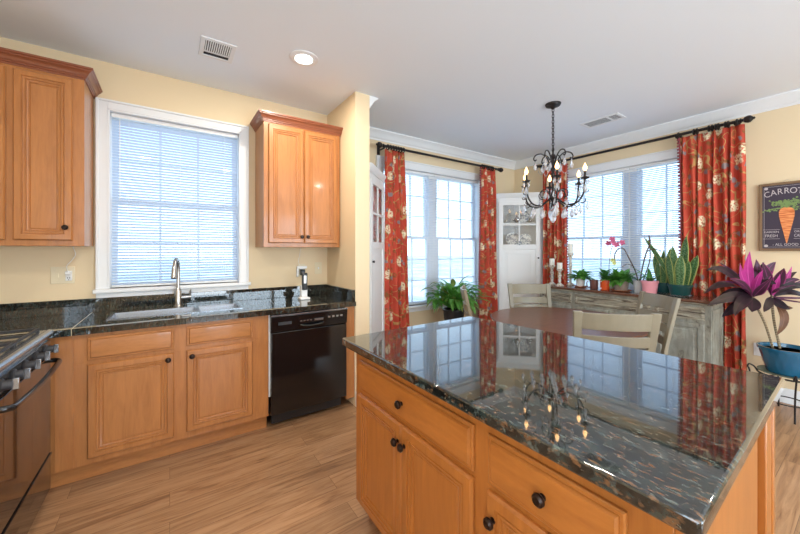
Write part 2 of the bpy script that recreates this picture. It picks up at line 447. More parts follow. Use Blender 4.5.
W1 = (-.375, .515, 1.075, 2.395); WA = (2.05, 3.73, .665, 2.37); WB = (.90, 2.62, .665, 2.37)
struct('wall_sink', wall_open(MB(), 'Y', YK, YK + .27, XL - TH, 1.33, [W1]), M['wall'], 'warm yellow kitchen wall with the sink window')
struct('wall_divider', MB().box(1.33, 1.47, 2.62, YN + TH, 0, H_), M['wall'], 'narrow yellow wall return between kitchen and dining nook')
struct('wall_north', wall_open(MB(), 'Y', YN, YN + TH, 1.47, XR + TH, [WA]), M['wall'], 'yellow nook wall with the wide left window')
struct('wall_east', wall_open(MB(), 'X', XR, XR + TH, YB, YN, [WB]), M['wall'], 'yellow wall with the window behind the sideboard')
struct('wall_west', wall_open(MB(), 'X', XL - TH, XL, YB, YK, [(-2.6, -.2, .6, 2.3)]), M['wall'])
struct('wall_south', wall_open(MB(), 'Y', YB - TH, YB, XL - TH, XR + TH, [(.3, 3.5, .05, 2.35)]), M['wall'])

crown = [(0, 2.632), (.010, 2.632), (.013, 2.650), (.022, 2.656), (.030, 2.668), (.050, 2.698), (.070, 2.712), (.078, 2.722), (.088, 2.724), (.088, 2.739), (0, 2.739)]
struct('trim_1', MB().sweep([(1.471, 2.62), (1.471, YN - .001), (XR - .001, YN - .001), (XR - .001, YB + .01)], crown), M['white'], 'white crown moulding around the dining nook')
bb = [(0, 0.001), (.016, 0.001), (.016, .095), (.012, .108), (.008, .125), (0, .13)]
struct('baseboard_north', MB().sweep([(1.471, 2.62), (1.471, YN - .001), (XR - .001, YN - .001), (XR - .001, YB + .01)], bb), M['white'], 'white baseboard around the nook')
struct('baseboard_divider', MB().sweep([(1.3305, 2.619), (1.4695, 2.619)], [(o_, z_) for o_, z_ in bb]), M['white'], 'short white baseboard at the end of the wall return')


def window(name, ax, c, U0, U1, z0, z1, casing, cols, units, rows, into, depth, label, stool=True, apron=True):
    """c = wall face coordinate; into=-1 means the room is on the minus side of the axis"""
    def bx(mb, u0, u1, d0, d1, za, zb):   # d measured from the wall face, + = outwards
        a, b = sorted((c - into * d0, c - into * d1))
        return mb.box(u0, u1, a, b, za, zb) if ax == 'Y' else mb.box(a, b, u0, u1, za, zb)
    root = bpy.data.objects.new(name, None); C.objects.link(root); root['kind'] = 'structure'; root['label'] = label
    root.location = ((U0 + U1) / 2, c, z0) if ax == 'Y' else (c, (U0 + U1) / 2, z0)
    cs = MB(); t = -.022
    bx(cs, U0 - casing, U0, 0.001, t, z0 - .0, z1 + casing); bx(cs, U1, U1 + casing, 0.001, t, z0 - .0, z1 + casing); bx(cs, U0, U1, 0.001, t, z1, z1 + casing)
    bx(cs, U0 - casing, U0 - casing + .016, t, t - .012, z0, z1 + casing); bx(cs, U1 + casing - .016, U1 + casing, t, t - .012, z0, z1 + casing); bx(cs, U0 - casing + .016, U1 + casing - .016, t, t - .012, z1 + casing - .016, z1 + casing)
    bx(cs, U0 - .0, U0 + .012, t, depth, z0, z1); bx(cs, U1 - .012, U1, t, depth, z0, z1); bx(cs, U0, U1, t, depth, z1 - .012, z1)
    build('casing', cs, M['white'], root, bevel=.003)
    sl = MB(); bx(sl, U0 - casing - .015, U1 + casing + .015, depth, -.045, z0 - .028, z0)
    build('stool', sl, M['white'], root, bevel=.004)
    if apron: ap = MB(); bx(ap, U0 - casing, U1 + casing, 0.001, -.018, z0 - .075, z0 - .028); build('apron', ap, M['white'], root, bevel=.003)
    zm = (z0 + z1) / 2
    for k, (a, b) in enumerate(units):
        fr = MB(); s_ = .035
        for (za, zb, d0) in ((zm - .015, z1 - .012, depth - .045), (z0, zm + .02, depth - .085)):
            d1 = d0 + .035
            bx(fr, a, a + s_, d0, d1, za, zb); bx(fr, b - s_, b, d0, d1, za, zb); bx(fr, a + s_, b - s_, d0, d1, za, za + s_); bx(fr, a + s_, b - s_, d0, d1, zb - s_, zb)
            W = (b - a - 2 * s_) / cols; Hh = (zb - za - 2 * s_) / rows
            for i in range(1, cols): u = a + s_ + W * i; bx(fr, u - .008, u + .008, d0 + .008, d1 - .008, za + s_, zb - s_)
            for j in range(1, rows): z = za + s_ + Hh * j; bx(fr, a + s_, b - s_, d0 + .009, d1 - .009, z - .008, z + .008)
        build('sash', fr, M['white'], root)
        gl = MB(); bx(gl, a + .02, b - .02, depth - .028, depth - .024, zm, z1 - .02); bx(gl, a + .02, b - .02, depth - .068, depth - .064, z0 + .02, zm); build('pane', gl, M['glass'], root)
    if len(units) > 1:
        po = MB(); bx(po, units[0][1], units[1][0], depth - .09, depth, z0, z1 - .012); build('mullion', po, M['white'], root, bevel=.004)
    return root


window('window_1', 'Y', YK, *W1, .065, 3, [(W1[0] + .012, W1[1] - .012)], 2, -1, .17, 'white window with mini blind above the kitchen sink')
um = 2.885; window('window_2', 'Y', YN, *WA, .085, 3, [(2.062, um - .07), (um + .07, 3.718)], 3, -1, .155, 'double white window on the left side of the dining nook')
um2 = 1.76; window('window_3', 'X', XR, *WB, .085, 3, [(.912, um2 - .07), (um2 + .07, 2.608)], 3, -1, .155, 'double white window behind the sideboard')


def blind(label, ax, c, u0, u1, z0, z1, tilt, sgn=1, pitch=.0215):
    """c = centre plane of the slats; sgn: + if the room side is minus"""
    loc = ((u0 + u1) / 2, c, z0) if ax == 'Y' else (c, (u0 + u1) / 2, z0)
    t = thing('window_blind', label, 'blind', loc, 'mini blinds in the windows')
    def bx(mb, a, b, d0, d1, za, zb): return mb.box(a, b, c + d0, c + d1, za, zb) if ax == 'Y' else mb.box(c + d0, c + d1, a, b, za, zb)
    build('headrail', bx(MB(), u0, u1, -.014, .014, z1 - .028, z1), M['whiteplastic'], t, bevel=.002)
    build('bottom_rail', bx(MB(), u0, u1, -.010, .010, z0, z0 + .014), M['whiteplastic'], t, bevel=.002)
    mb = MB(); n = int((z1 - .035 - z0 - .02) / pitch); hw = .0125
    for i in range(n):
        z = z0 + .024 + i * pitch; dy = hw * math.cos(tilt); dz = hw * math.sin(tilt)
        p = [(-dy, -dz), (0, .0022), (dy, dz)]
        vs = []
        for (d, zz) in p:
            for u in (u0 + .003, u1 - .003): vs.append((u, c + d, z + zz) if ax == 'Y' else (c + d, u, z + zz))
        mb.add(vs, [(0, 1, 3, 2), (2, 3, 5, 4)])
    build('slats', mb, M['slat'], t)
    cd = MB()
    for f in (.12, .5, .88) if u1 - u0 < 1.1 else (.1, .37, .63, .9):
        u = u0 + (u1 - u0) * f
        for d in (-.0135, .0135): bx(cd, u - .0008, u + .0008, d - .0005, d + .0005, z0 + .01, z1 - .02)
    build('ladder_cord', cd, M['whiteplastic'], t)
    ww = MB(); u = u0 + .05; zz = z1 - .03
    d = -.022; p0 = (u, c + d, zz) if ax == 'Y' else (c + d, u, zz); p1 = (u, c + d, zz - .62) if ax == 'Y' else (c + d, u, zz - .62)
    ww.tube([p0, p1], .003, 6); build('tilt_wand', ww, M['cabglass'] if False else M['whiteplastic'], t)
    return t


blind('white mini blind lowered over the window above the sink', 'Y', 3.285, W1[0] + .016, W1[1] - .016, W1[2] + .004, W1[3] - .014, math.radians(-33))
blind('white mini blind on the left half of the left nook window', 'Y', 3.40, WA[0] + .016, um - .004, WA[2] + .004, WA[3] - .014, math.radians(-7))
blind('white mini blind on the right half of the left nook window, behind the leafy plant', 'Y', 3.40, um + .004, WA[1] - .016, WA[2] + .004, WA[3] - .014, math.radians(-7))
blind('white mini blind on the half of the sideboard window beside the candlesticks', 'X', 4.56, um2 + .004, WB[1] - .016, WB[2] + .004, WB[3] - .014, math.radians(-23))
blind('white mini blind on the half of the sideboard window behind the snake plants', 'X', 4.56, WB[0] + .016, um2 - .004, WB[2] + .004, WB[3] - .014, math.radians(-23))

# unseen openings added behind the camera to let the fill light in
def simple_frame(name, ax, c, u0, u1, z0, z1, nv, label):
    mb = MB(); fr = .05
    def bx(a, b, za, zb): mb.box(a, b, c, c + TH, za, zb) if ax == 'Y' else mb.box(c, c + TH, a, b, za, zb)
    bx(u0, u0 + fr, z0, z1); bx(u1 - fr, u1, z0, z1); bx(u0 + fr, u1 - fr, z0, z0 + fr); bx(u0 + fr, u1 - fr, z1 - fr, z1)
    for i in range(1, nv): u = u0 + (u1 - u0) * i / nv; bx(u - .04, u + .04, z0 + fr, z1 - fr)
    fo = struct(name, mb, M['white'], label)
    gl = MB(); gl.box(u0 + fr, u1 - fr, c + .07, c + .074, z0 + fr, z1 - fr) if ax == 'Y' else gl.box(c + .07, c + .074, u0 + fr, u1 - fr, z0 + fr, z1 - fr); build('pane', gl, M['glass'], fo)
simple_frame('added_opening_rear', 'Y', YB - TH, .3, 3.5, .05, 2.35, 3, None)
simple_frame('added_opening_side', 'X', XL - TH, -2.6, -.2, .6, 2.3, 2, None)

# outdoors
struct('ground', MB().box(-60, 80, 4.2, 90, -.75, -.6).box(5.4, 80, -60, 4.2, -.75, -.6), M['snow'], 'pale winter lawn outside')
def tree(x, y, h, label):
    mb = MB()
    def br(p, d, L, r, dep):
        q = p + d * L; mb.tube([p, (p + q) / 2 + Vector((random.uniform(-1, 1), random.uniform(-1, 1), 0)) * L * .05, q], [r, r * .85, r * .65], 5)
        if dep:
            for k in range(3):
                nd = (d + Vector((random.uniform(-1, 1), random.uniform(-1, 1), random.uniform(-.2, .6))) * .75).normalized(); br(q, nd, L * random.uniform(.6, .8), r * .6, dep - 1)
    br(Vector((x, y, -.6)), Vector((0, 0, 1)), h * .34, h * .018, 4)
    solo('tree', mb, M['bark'], label, 'tree', 'bare trees outside')
tree(3.2, 13.0, 3.6, 'bare winter tree outside, seen through the left half of the left nook window')
tree(6.9, 16.0, 3.4, 'bare winter tree outside, seen through the right half of the left nook window')

# ---------------------------------------------------------------- ceiling fixtures
def downlight(x, y, label, power):
    t = thing('recessed_downlight', label, 'ceiling light', (x, y, H_), 'recessed ceiling lights')
    build('trim_ring', MB().lathe([(.062, -.001), (.062, -.010), (.070, -.014), (.098, -.006), (.100, -.001)], T(x, y, H_), 32), M['white'], t)
    build('lens', MB().lathe([(0, -.004), (.060, -.004), (.060, -.001)], T(x, y, H_), 32), M['downlight'], t)
    l = bpy.data.lights.new('downlight_lamp', 'AREA'); l.shape = 'DISK'; l.size = .12; l.energy = power; l.color = (1, .90, .76)
    lo = bpy.data.objects.new('downlight_lamp', l); C.objects.link(lo); lo.location = (0, 0, -.02); lo.parent = t
downlight(.795, 2.375, 'round lit recessed ceiling light in front of the upper cabinets', 16)
downlight(.795, .4, 'added unseen recessed ceiling light over the island', 14)  # this and the next two are unseen lamps added for fill light
downlight(2.6, -1.0, 'added unseen recessed ceiling light toward the room behind the island', 14)
downlight(-.3, .6, 'added unseen recessed ceiling light over the kitchen aisle', 14)


def vent(x0, x1, y0, y1, label, slots_along='X'):
    t = thing('ceiling_vent', label, 'vent', ((x0 + x1) / 2, (y0 + y1) / 2, H_), 'ceiling air vents')
    z = H_ - .001; b = .028
    build('frame', MB().box(x0, x1, y0, y0 + b, z - .008, z).box(x0, x1, y1 - b, y1, z - .008, z).box(x0, x0 + b, y0 + b, y1 - b, z - .008, z).box(x1 - b, x1, y0 + b, y1 - b, z - .008, z), M['white'], t, bevel=.002)
    build('duct_shade_sheet', MB().box(x0 + b, x1 - b, y0 + b, y1 - b, z - .003, z), M['duct_shade'], t)  # flat dark sheet painted as the shaded duct behind the louvers
    lv = MB()
    if slots_along == 'X':
        n = 12
        for i in range(n): u = x0 + b + (x1 - x0 - 2 * b) * (i + .5) / n; lv.box(u - .0035, u + .0035, y0 + b, y1 - b - .05, z - .009, z - .003)
        lv.box(x0 + b, x1 - b, y1 - b - .055, y1 - b - .045, z - .009, z - .003)
    else:
        n = 8
        for i in range(n): u = x0 + b + (x1 - x0 - 2 * b) * (i + .5) / n; lv.box(u - .0015, u + .0015, y0 + b, y1 - b, z - .0055, z - .003)
        ym = y0 + (y1 - y0) * .30; lv.box(x0 + b, x1 - b, ym - .008, ym + .008, z - .009, z - .003)
    build('louvers', lv, M['white'], t)
vent(.165, .375, 2.49, 2.74, 'square white ceiling vent above the sink window')
vent(3.69, 3.90, 1.53, 1.91, 'long white ceiling vent behind the chandelier', 'Y')

# ---------------------------------------------------------------- cabinetry
KN = [(0, .030), (.010, .029), (.0155, .024), (.0165, .018), (.012, .012), (.006, .008), (.006, .003), (.009, .0015), (.009, 0)]
DOOR = [(0, .010), (.006, .019), (.034, .020), (.036, .014), (.039, .014), (.042, .0185), (.049, .0175), (.051, .011), (.054, .011), (.057, .0145), (.064, .0125), (.066, .006), (.069, .006), (.073, .009), (.09, .009)]
DRAW = [(0, .009), (.004, .012), (.010, .012), (.0115, .0105), (.0125, .0105), (.018, .019), (.024, .020)]


def knob(parent, p, n, size=1.0):
    Mx = T(*p) @ Vector((0, 0, 1)).rotation_difference(Vector(n)).to_matrix().to_4x4() @ Matrix.Scale(size, 4)
    return build('knob', MB().lathe(KN[::-1], Mx, 20), M['bronze'], parent)


def front(name, parent, face, c, a0, a1, z0, z1, rings, m, kn=None):
    """face '-Y' or '-X' at plane c; a along X (or along Y)"""
    if face == '-Y': O, U, Nn = (a0, c, z0), (1, 0, 0), (0, -1, 0)
    else: O, U, Nn = (c, a1, z0), (0, -1, 0), (-1, 0, 0)
    d = build(name, MB().panel(O, U, (0, 0, 1), Nn, a1 - a0, z1 - z0, rings, back=.001), m, parent)
    for k in (kn or []):
        p = (k[0], c - .019, k[1]) if face == '-Y' else (c - .019, k[0], k[1])
        knob(d, p, Nn)
    return d


# sink run
t = thing('sink_base_cabinet', 'honey maple base cabinet under the kitchen sink', 'cabinet', (0, 2.94, 0))
build('carcass', MB().box(XL + .002, .612, 2.64, 3.246, .11, .70).box(XL + .002, .612, 2.64, 2.70, .70, .874).box(XL + .002, .612, 3.17, 3.246, .70, .874).box(XL + .002, -.44, 2.70, 3.17, .70, .874).box(.53, .612, 2.70, 3.17, .70, .874), M['maple'], t, bevel=.001)
build('toe_kick', MB().box(XL + .002, .612, 2.70, 3.246, .001, .11), M['maple_h'], t)
build('filler_strip', MB().box(-.532, -.455, 2.634, 2.6395, .112, .873), M['maple'], t, bevel=.001)
front('drawer_front', t, '-Y', 2.64, -.395, .023, .716, .852, DRAW, M['maple_h'])
front('drawer_front', t, '-Y', 2.64, .092, .500, .722, .852, DRAW, M['maple_h'])
front('door', t, '-Y', 2.64, -.395, .023, .145, .694, DOOR, M['maple'], [(-.008, .655)])
front('door', t, '-Y', 2.64, .092, .500, .155, .694, DOOR, M['maple'], [(.122, .655)])
solo('cabinet_end_panel', MB().box(1.252, 1.329, 2.64, 3.245, .075, .874), M['maple'], 'narrow maple filler panel between dishwasher and yellow wall', 'cabinet panel', bevel=.001)

# counter with sink cut-out
ct = thing('kitchen_countertop', 'dark speckled granite countertop along the sink wall', 'countertop', (0, 2.93, .875))
hx0, hx1, hy0, hy1 = -.325, .45, 2.80, 3.075
c0, c1 = 2.605, 3.248
build('slab', MB().box(-.4555, hx0, c0, c1, .875, .914).box(hx1, 1.329, c0, c1, .875, .914).box(hx0, hx1, c0, hy0, .875, .914).box(hx0, hx1, hy1, c1, .875, .914), M['granite2'], ct)
build('slab', MB().box(XL + .002, -.4585, c0, c1, .875, .914), M['granite2'], ct)
build('seam', MB().box(-.4585, -.4555, c0 + .002, c1, .876, .9143), M['almond'], ct)
build('backsplash', MB().box(XL + .002, 1.329, 3.225, 3.249, .9142, 1.012), M['granite2'], ct, bevel=.002)
build('side_splash', MB().box(1.305, 1.329, 2.622, 3.2248, .9142, 1.012), M['granite2'], ct, bevel=.002)

sk = thing('kitchen_sink', 'stainless steel double bowl sink set into the dark counter', 'sink', (.06, 2.94, .70))
def bowl(x0, x1):
    y0, y1 = hy0 + .022, hy1 - .022
    return MB().panel((x0 - .012, y0 - .012, .9142), (1, 0, 0), (0, 1, 0), (0, 0, 1), x1 - x0 + .024, y1 - y0 + .024, [(0, .003), (.012, .003), (.014, -.01), (.03, -.15), (.06, -.19)], back=.0005)
def bowl_open(x0, x1):
    y0, y1 = hy0 + .008, hy1 - .008; mb = MB(); vs = []
    rr = [(0, .9170), (.004, .905), (.012, .78), (.035, .735), (.07, .730)]
    for i, z in rr: vs += [(x0 + i, y0 + i, z), (x1 - i, y0 + i, z), (x1 - i, y1 - i, z), (x0 + i, y1 - i, z)]
    fs = [(k * 4 + j, k * 4 + (j + 1) % 4, k * 4 + 4 + (j + 1) % 4, k * 4 + 4 + j) for k in range(len(rr) - 1) for j in range(4)]
    q = (len(rr) - 1) * 4; fs.append((q, q + 1, q + 2, q + 3)); return mb.add(vs, fs)
xd = .17
rim = MB(); ya, yb = hy0 - .008, hy1 + .008; za, zb = .9143, .9185
for b_ in ((hx0 - .008, hx0 + .008, ya, yb), (hx1 - .008, hx1 + .008, ya, yb), (hx0 + .008, hx1 - .008, ya, hy0 + .008), (hx0 + .008, hx1 - .008, hy1 - .008, yb), (xd - .015, xd + .015, hy0 + .008, hy1 - .008)): rim.box(*b_, za, zb)
build('rim', rim, M['steel'], sk)
build('basin', bowl_open(hx0 + .008, xd - .015), M['steel'], sk); build('basin', bowl_open(xd + .015, hx1 - .008), M['steel'], sk)
for x in ((hx0 + xd) / 2, (xd + hx1) / 2): build('drain', MB().lathe([(0, .734), (.03, .734), (.042, .737), (.044, .731)], T(x, 2.94, 0), 20), M['nickel'], sk)

fc = thing('faucet', 'brushed nickel pull-down faucet behind the sink', 'faucet', (.055, 3.165, .915))
fx, fy = .055, 3.165
build('body', MB().lathe([(.030, .9145), (.030, .922), (.024, .930), (.024, 1.035), (.018, 1.048), (.0145, 1.06)], T(fx, fy, 0)), M['nickel'], fc)
build('spout', MB().tube(curve_pts([(fx, fy, 1.05), (fx, fy, 1.20), (fx - .004, fy - .02, 1.268), (fx - .012, fy - .06, 1.290), (fx - .022, fy - .10, 1.268), (fx - .026, fy - .12, 1.235)], 6), .0125, 14), M['nickel'], fc)
build('spray_head', MB().tube([(fx - .026, fy - .12, 1.24), (fx - .028, fy - .128, 1.205), (fx - .031, fy - .140, 1.15), (fx - .0315, fy - .142, 1.143)], [.0145, .0165, .019, .013], 14), M['nickel'], fc)
build('lever', MB().tube([(fx + .02, fy, .985), (fx + .085, fy, .985)], .014, 12).tube([(fx + .078, fy, .985), (fx + .083, fy - .01, 1.045)], [.0085, .006], 10), M['nickel'], fc)

# dishwasher
dw = thing('dishwasher', 'black built-in dishwasher under the granite counter', 'dishwasher', (.93, 2.93, 0))
x0, x1 = .622, 1.246
build('tub', MB().box(x0 + .004, x1 - .004, 2.66, 3.22, .10, .868), M['darkplastic'], dw)
build('side_strip', MB().box(x0 - .007, x0 + .003, 2.645, 2.66, .25, .868), M['white'], dw)
build('door', MB().box(x0 + .004, x1 - .002, 2.612, 2.66, .115, .735), M['black'], dw, bevel=.006)
cpn = MB(); cpn.add([(x0, 2.612, .738), (x1, 2.612, .738), (x1, 2.596, .860), (x0, 2.596, .860), (x0, 2.66, .738), (x1, 2.66, .738), (x1, 2.66, .866), (x0, 2.66, .866)], [(0, 1, 2, 3), (4, 7, 6, 5), (0, 3, 7, 4), (1, 5, 6, 2), (3, 2, 6, 7), (0, 4, 5, 1)])
cp = build('control_panel', cpn, M['black'], dw, bevel=.004)
build('top_edge', MB().box(x0, x1, 2.597, 2.606, .8605, .869), M['rangegrey'], dw)
for i in range(4): build('button', MB().box(.84 + i * .026, .856 + i * .026, 2.598, 2.603, .800, .810), M['rangegrey'], cp)
for i in range(4): build('button', MB().box(1.07 + i * .036, 1.09 + i * .036, 2.596, 2.603, .806, .820), M['rangegrey'], cp)
build('display', MB().box(.955, 1.03, 2.5985, 2.603, .795, .812), M['rangegrey'], cp)
build('brand_plate', MB().box(.675, .775, 2.6, 2.604, .790, .812), M['castiron'], cp)
build('handle', MB().tube(curve_pts([(.845, 2.604, .775), (.87, 2.590, .768), (.93, 2.582, .764), (1.0, 2.590, .768), (1.03, 2.604, .775)], 5), .008, 10), M['black'], dw)
build('toe_panel', MB().box(x0 + .02, x1 - .03, 2.665, 2.69, .03, .112), M['darkplastic'], dw)
for sx in (x0 + .06, x1 - .08): build('leg', MB().cyl(sx, 2.75, .001, .10, .015), M['darkplastic'], dw)

# upper cabinets
CROWN = [(0, 0), (.006, 0), (.006, .010), (.013, .013), (.013, .020), (.019, .024), (.024, .036), (.034, .047), (.040, .050), (.040, .057), (.048, .061), (.048, .072), (0, .072)]
def upper(label, x0, x1, z0, z1, doors, loc):
    t = thing('wall_cabinet', label, 'cabinet', loc, 'maple wall cabinets')
    build('carcass', MB().box(x0, x1, 2.921, 3.248, z0, z1), M['maple'], t, bevel=.0015)
    # crown path runs counter-clockwise seen from above so that "right of travel" is outwards
    path = [(x0 - .0005, 3.246), (x0 - .0005, 2.9205), (x1 + .0005, 2.9205), (x1 + .0005, 3.246)]
    path = path[::-1] if False else path
    P = [(-o_, z1 - .012 + z) for o_, z in CROWN]
    build('crown', MB().sweep(path, [(o_, z1 - .012 + z) for o_, z in CROWN]), M['cherry'], t)
    for (a, b, kn) in doors: front('door', t, '-Y', 2.92, a, b, z0 + .035, z1 - .03, DOOR, M['maple'], [kn] if kn else [])
    return t
upper('maple wall cabinet at the left edge, above the range', XL + .003, -.452, 1.385, 2.462, [(-1.12, -.79, None), (-.760, -.505, (-.535, 1.50))], (-.85, 3.08, 1.385))
upper('two-door maple wall cabinet between window and wall return', .640, 1.318, 1.385, 2.44, [(.675, .972, (.95, 1.475)), (.978, 1.285, (1.003, 1.475))], (.98, 3.08, 1.385))

# outlets, switch, cords and the little appliance
def plate(name, label, cat, x, z, w_, h_, y=YK, grp=None, parts=True, duplex=1):
    t = thing(name, label, cat, (x, y, z), grp)
    build('cover', MB().box(x - w_ / 2, x + w_ / 2, y - .006, y - .0005, z - h_ / 2, z + h_ / 2), M['almond'], t, bevel=.002)
    return t
t = plate('wall_outlet', 'almond double-gang outlet left of the sink window with a white plug in it', 'outlet', -.612, 1.185, .122, .118, grp='wall outlets')
build('switch', MB().box(-.650, -.634, 3.238, 3.2445, 1.17, 1.2).box(-.644, -.640, 3.24, 3.2445, 1.215, 1.220).box(-.644, -.640, 3.24, 3.2445, 1.148, 1.153), M['almond'], t)
build('socket', MB().box(-.599, -.565, 3.2405, 3.2445, 1.145, 1.215), M['whiteplastic'], t, bevel=.002)
build('slots', MB().box(-.589, -.586, 3.2395, 3.241, 1.160, 1.172).box(-.578, -.575, 3.2395, 3.241, 1.160, 1.172).box(-.584, -.580, 3.2395, 3.241, 1.150, 1.155), M['darkplastic'], t)
cd = thing('plug_cord', 'thin white cord dropping from the left cabinet to its plug', 'cord', (-.585, 3.23, 1.2))
build('plug', MB().box(-.598, -.568, 3.215, 3.2395, 1.188, 1.212), M['whiteplastic'], cd, bevel=.004)
build('cord', MB().tube(curve_pts([(-.583, 3.218, 1.21), (-.585, 3.205, 1.25), (-.56, 3.21, 1.29), (-.545, 3.225, 1.33), (-.56, 3.235, 1.384)], 6), .0022, 6), M['whiteplastic'], cd)
t = plate('wall_outlet', 'almond outlet under the right wall cabinet, in use by a black charger', 'outlet', 1.062, 1.165, .075, .118, grp='wall outlets')
build('socket', MB().box(1.045, 1.079, 3.2405, 3.2445, 1.13, 1.20), M['whiteplastic'], t, bevel=.002)
cd = thing('power_adapter', 'black plug-in adapter with a white splitter in the outlet above the gadget', 'adapter', (1.062, 3.22, 1.12))
build('splitter', MB().box(1.010, 1.108, 3.215, 3.240, 1.178, 1.205).box(1.008, 1.028, 3.222, 3.240, 1.10, 1.178), M['whiteplastic'], cd, bevel=.005)
build('adapter_body', MB().box(1.042, 1.082, 3.190, 3.239, 1.115, 1.172), M['darkplastic'], cd, bevel=.004)
build('cord', MB().tube(curve_pts([(1.04, 3.22, 1.2), (1.02, 3.21, 1.25), (1.035, 3.22, 1.31), (1.05, 3.235, 1.384)], 6), .002, 6).tube(curve_pts([(1.062, 3.20, 1.115), (1.06, 3.17, 1.07), (1.045, 3.12, 1.02), (1.02, 3.07, 1.0)], 6), .002, 6), M['whiteplastic'], cd)
t = thing('light_switch', 'almond single switch plate beside the yellow wall return', 'switch', (1.232, 3.25, 1.178))
build('cover', MB().box(1.195, 1.269, 3.2445, 3.2495, 1.12, 1.237), M['almond'], t, bevel=.002)
build('toggle', MB().box(1.227, 1.237, 3.236, 3.2445, 1.168, 1.188), M['whiteplastic'], t)
gd = thing('charging_stand', 'small white stand holding a grey handheld gadget on the counter corner', 'gadget', (1.0, 3.0, .914))
gx, gy = 1.0, 2.99
build('stand', MB().box(gx - .045, gx + .045, gy - .045, gy + .045, .9146, .935).box(gx - .028, gx + .028, gy - .02, gy + .035, .935, 1.04), M['whiteplastic'], gd, bevel=.006)
build('handset', MB().box(gx - .024, gx + .024, gy - .032, gy - .004, 1.0, 1.155), M['darkplastic'], gd, bevel=.008)
build('handset_face', MB().box(gx - .012, gx + .012, gy - .036, gy - .033, 1.06, 1.13), M['nickel'], gd, bevel=.002)

# ---------------------------------------------------------------- range
rg = thing('gas_range', 'black gas range with a mirror-like oven door at the left edge', 'range', (-.9, 2.22, 0))
ry0, ry1, rx = 1.835, 2.592, -.56
build('body', MB().box(XL + .01, rx, ry0, ry1, .03, .895), M['black'], rg, bevel=.003)
build('cooktop', MB().box(XL + .01, rx + .012, ry0, ry1, .8955, .912), M['black'], rg, bevel=.003)
build('front_trim', MB().tube([(rx + .018, ry0 + .004, .910), (rx + .018, ry1 - .004, .910)], .018, 12).box(rx - .035, rx + .018, ry0, ry1, .913, .924).box(rx + .004, rx + .012, ry0, ry1, .872, .895), M['rangegrey'], rg)
gt = MB(); zt = .945
for yb_ in (ry0 + .03, ry0 + .215, ry0 + .38, ry0 + .40, ry0 + .555, ry1 - .03): gt.box(XL + .06, rx - .02, yb_ - .006, yb_ + .006, zt - .012, zt)
for xb_ in (XL + .06, XL + .22, XL + .36, XL + .50, rx - .02): gt.box(xb_ - .006, xb_ + .006, ry0 + .03, ry1 - .03, zt - .012, zt)
for yb_ in (ry0 + .03, ry0 + .38, ry0 + .40, ry1 - .03):
    for xb_ in (XL + .06, rx - .02): gt.box(xb_ - .007, xb_ + .007, yb_ - .007, yb_ + .007, .912, zt - .01)
build('grate', gt, M['castiron'], rg, bevel=.002)
for yb_ in (ry0 + .21, ry1 - .2):
    for xb_ in (XL + .18, rx - .17): build('burner', MB().lathe([(0, .932), (.028, .932), (.030, .924), (.042, .922), (.045, .9125)], T(xb_, yb_, 0), 20), M['castiron'], rg)
pn = build('control_panel', MB().box(rx + .001, rx + .022, ry0, ry1, .790, .871), M['glassblack'], rg, bevel=.003)
for yk in (2.495, 2.345, 2.20, 2.06, 1.93):
    k = build('knob', MB().lathe([(.026, 0), (.026, .006), (.020, .010), (.018, .034), (0, .036)], T(rx + .0225, yk, .838) @ R(PI / 2, 'Y'), 20), M['castiron'], pn)
    build('grip', MB().box(rx + .055, rx + .074, yk - .0055, yk + .0055, .816, .860), M['rangegrey'], k, bevel=.002)
od = build('oven_door', MB().box(rx + .001, rx + .024, ry0 + .003, ry1 - .003, .262, .784), M['glassblack'], rg, bevel=.003)
build('handle', MB().tube(curve_pts([(rx + .024, ry1 - .035, .765), (rx + .060, ry1 - .045, .762), (rx + .070, ry1 - .10, .755), (rx + .072, (ry0 + ry1) / 2, .745), (rx + .070, ry0 + .10, .755), (rx + .060, ry0 + .045, .762), (rx + .024, ry0 + .035, .765)], 6), .0125, 12), M['black'], od)
build('storage_drawer', MB().box(rx + .001, rx + .024, ry0 + .003, ry1 - .003, .06, .245), M['glassblack'], rg, bevel=.003)
build('door_gap_trim', MB().box(rx + .001, rx + .030, ry0 + .003, ry1 - .003, .246, .258), M['black'], rg, bevel=.002)
for yy in (ry0 + .05, ry1 - .05):
    for xx in (XL + .08, rx - .06): build('leg', MB().cyl(xx, yy, .001, .03, .02), M['darkplastic'], rg)

# ---------------------------------------------------------------- island
isl = thing('kitchen_island', 'orange maple kitchen island with drawers, doors and dark round knobs', 'kitchen island', (1.2, .87, 0))
iy0, iy1, ix0, ix1 = .225, 1.512, .772, 1.40
build('carcass', MB().box(ix0, ix1, iy0, iy1, .11, .873), M['island'], isl, bevel=.0015)
build('toe_kick', MB().box(ix0 + .065, ix1 - .02, iy0 + .01, iy1 - .01, .001, .11), M['island_h'], isl)
front('drawer', isl, '-X', ix0, .715, 1.457, .684, .826, DRAW, M['island_h'], [(1.084, .755)])
front('door', isl, '-X', ix0, 1.092, 1.457, .135, .664, DOOR, M['island'], [(1.112, .595)])
front('door', isl, '-X', ix0, .715, 1.086, .135, .664, DOOR, M['island'], [(1.066, .595)])
front('drawer', isl, '-X', ix0, .300, .658, .684, .826, DRAW, M['island_h'], [(.478, .755)])
front('door', isl, '-X', ix0, .300, .658, .135, .664, DOOR, M['island'], [(.632, .595)])
build('end_panel', MB().panel((ix0 + .005, iy0 - .001, .112), (1, 0, 0), (0, 0, 1), (0, -1, 0), ix1 - ix0 - .01, .76, [(0, .012), (.24, .012), (.245, .005), (.25, .005)]), M['island'], isl)
build('back_panel', MB().box(ix1 + .001, ix1 + .16, iy0 + .004, iy1 - .01, .11, .873), M['island'], isl, bevel=.002)
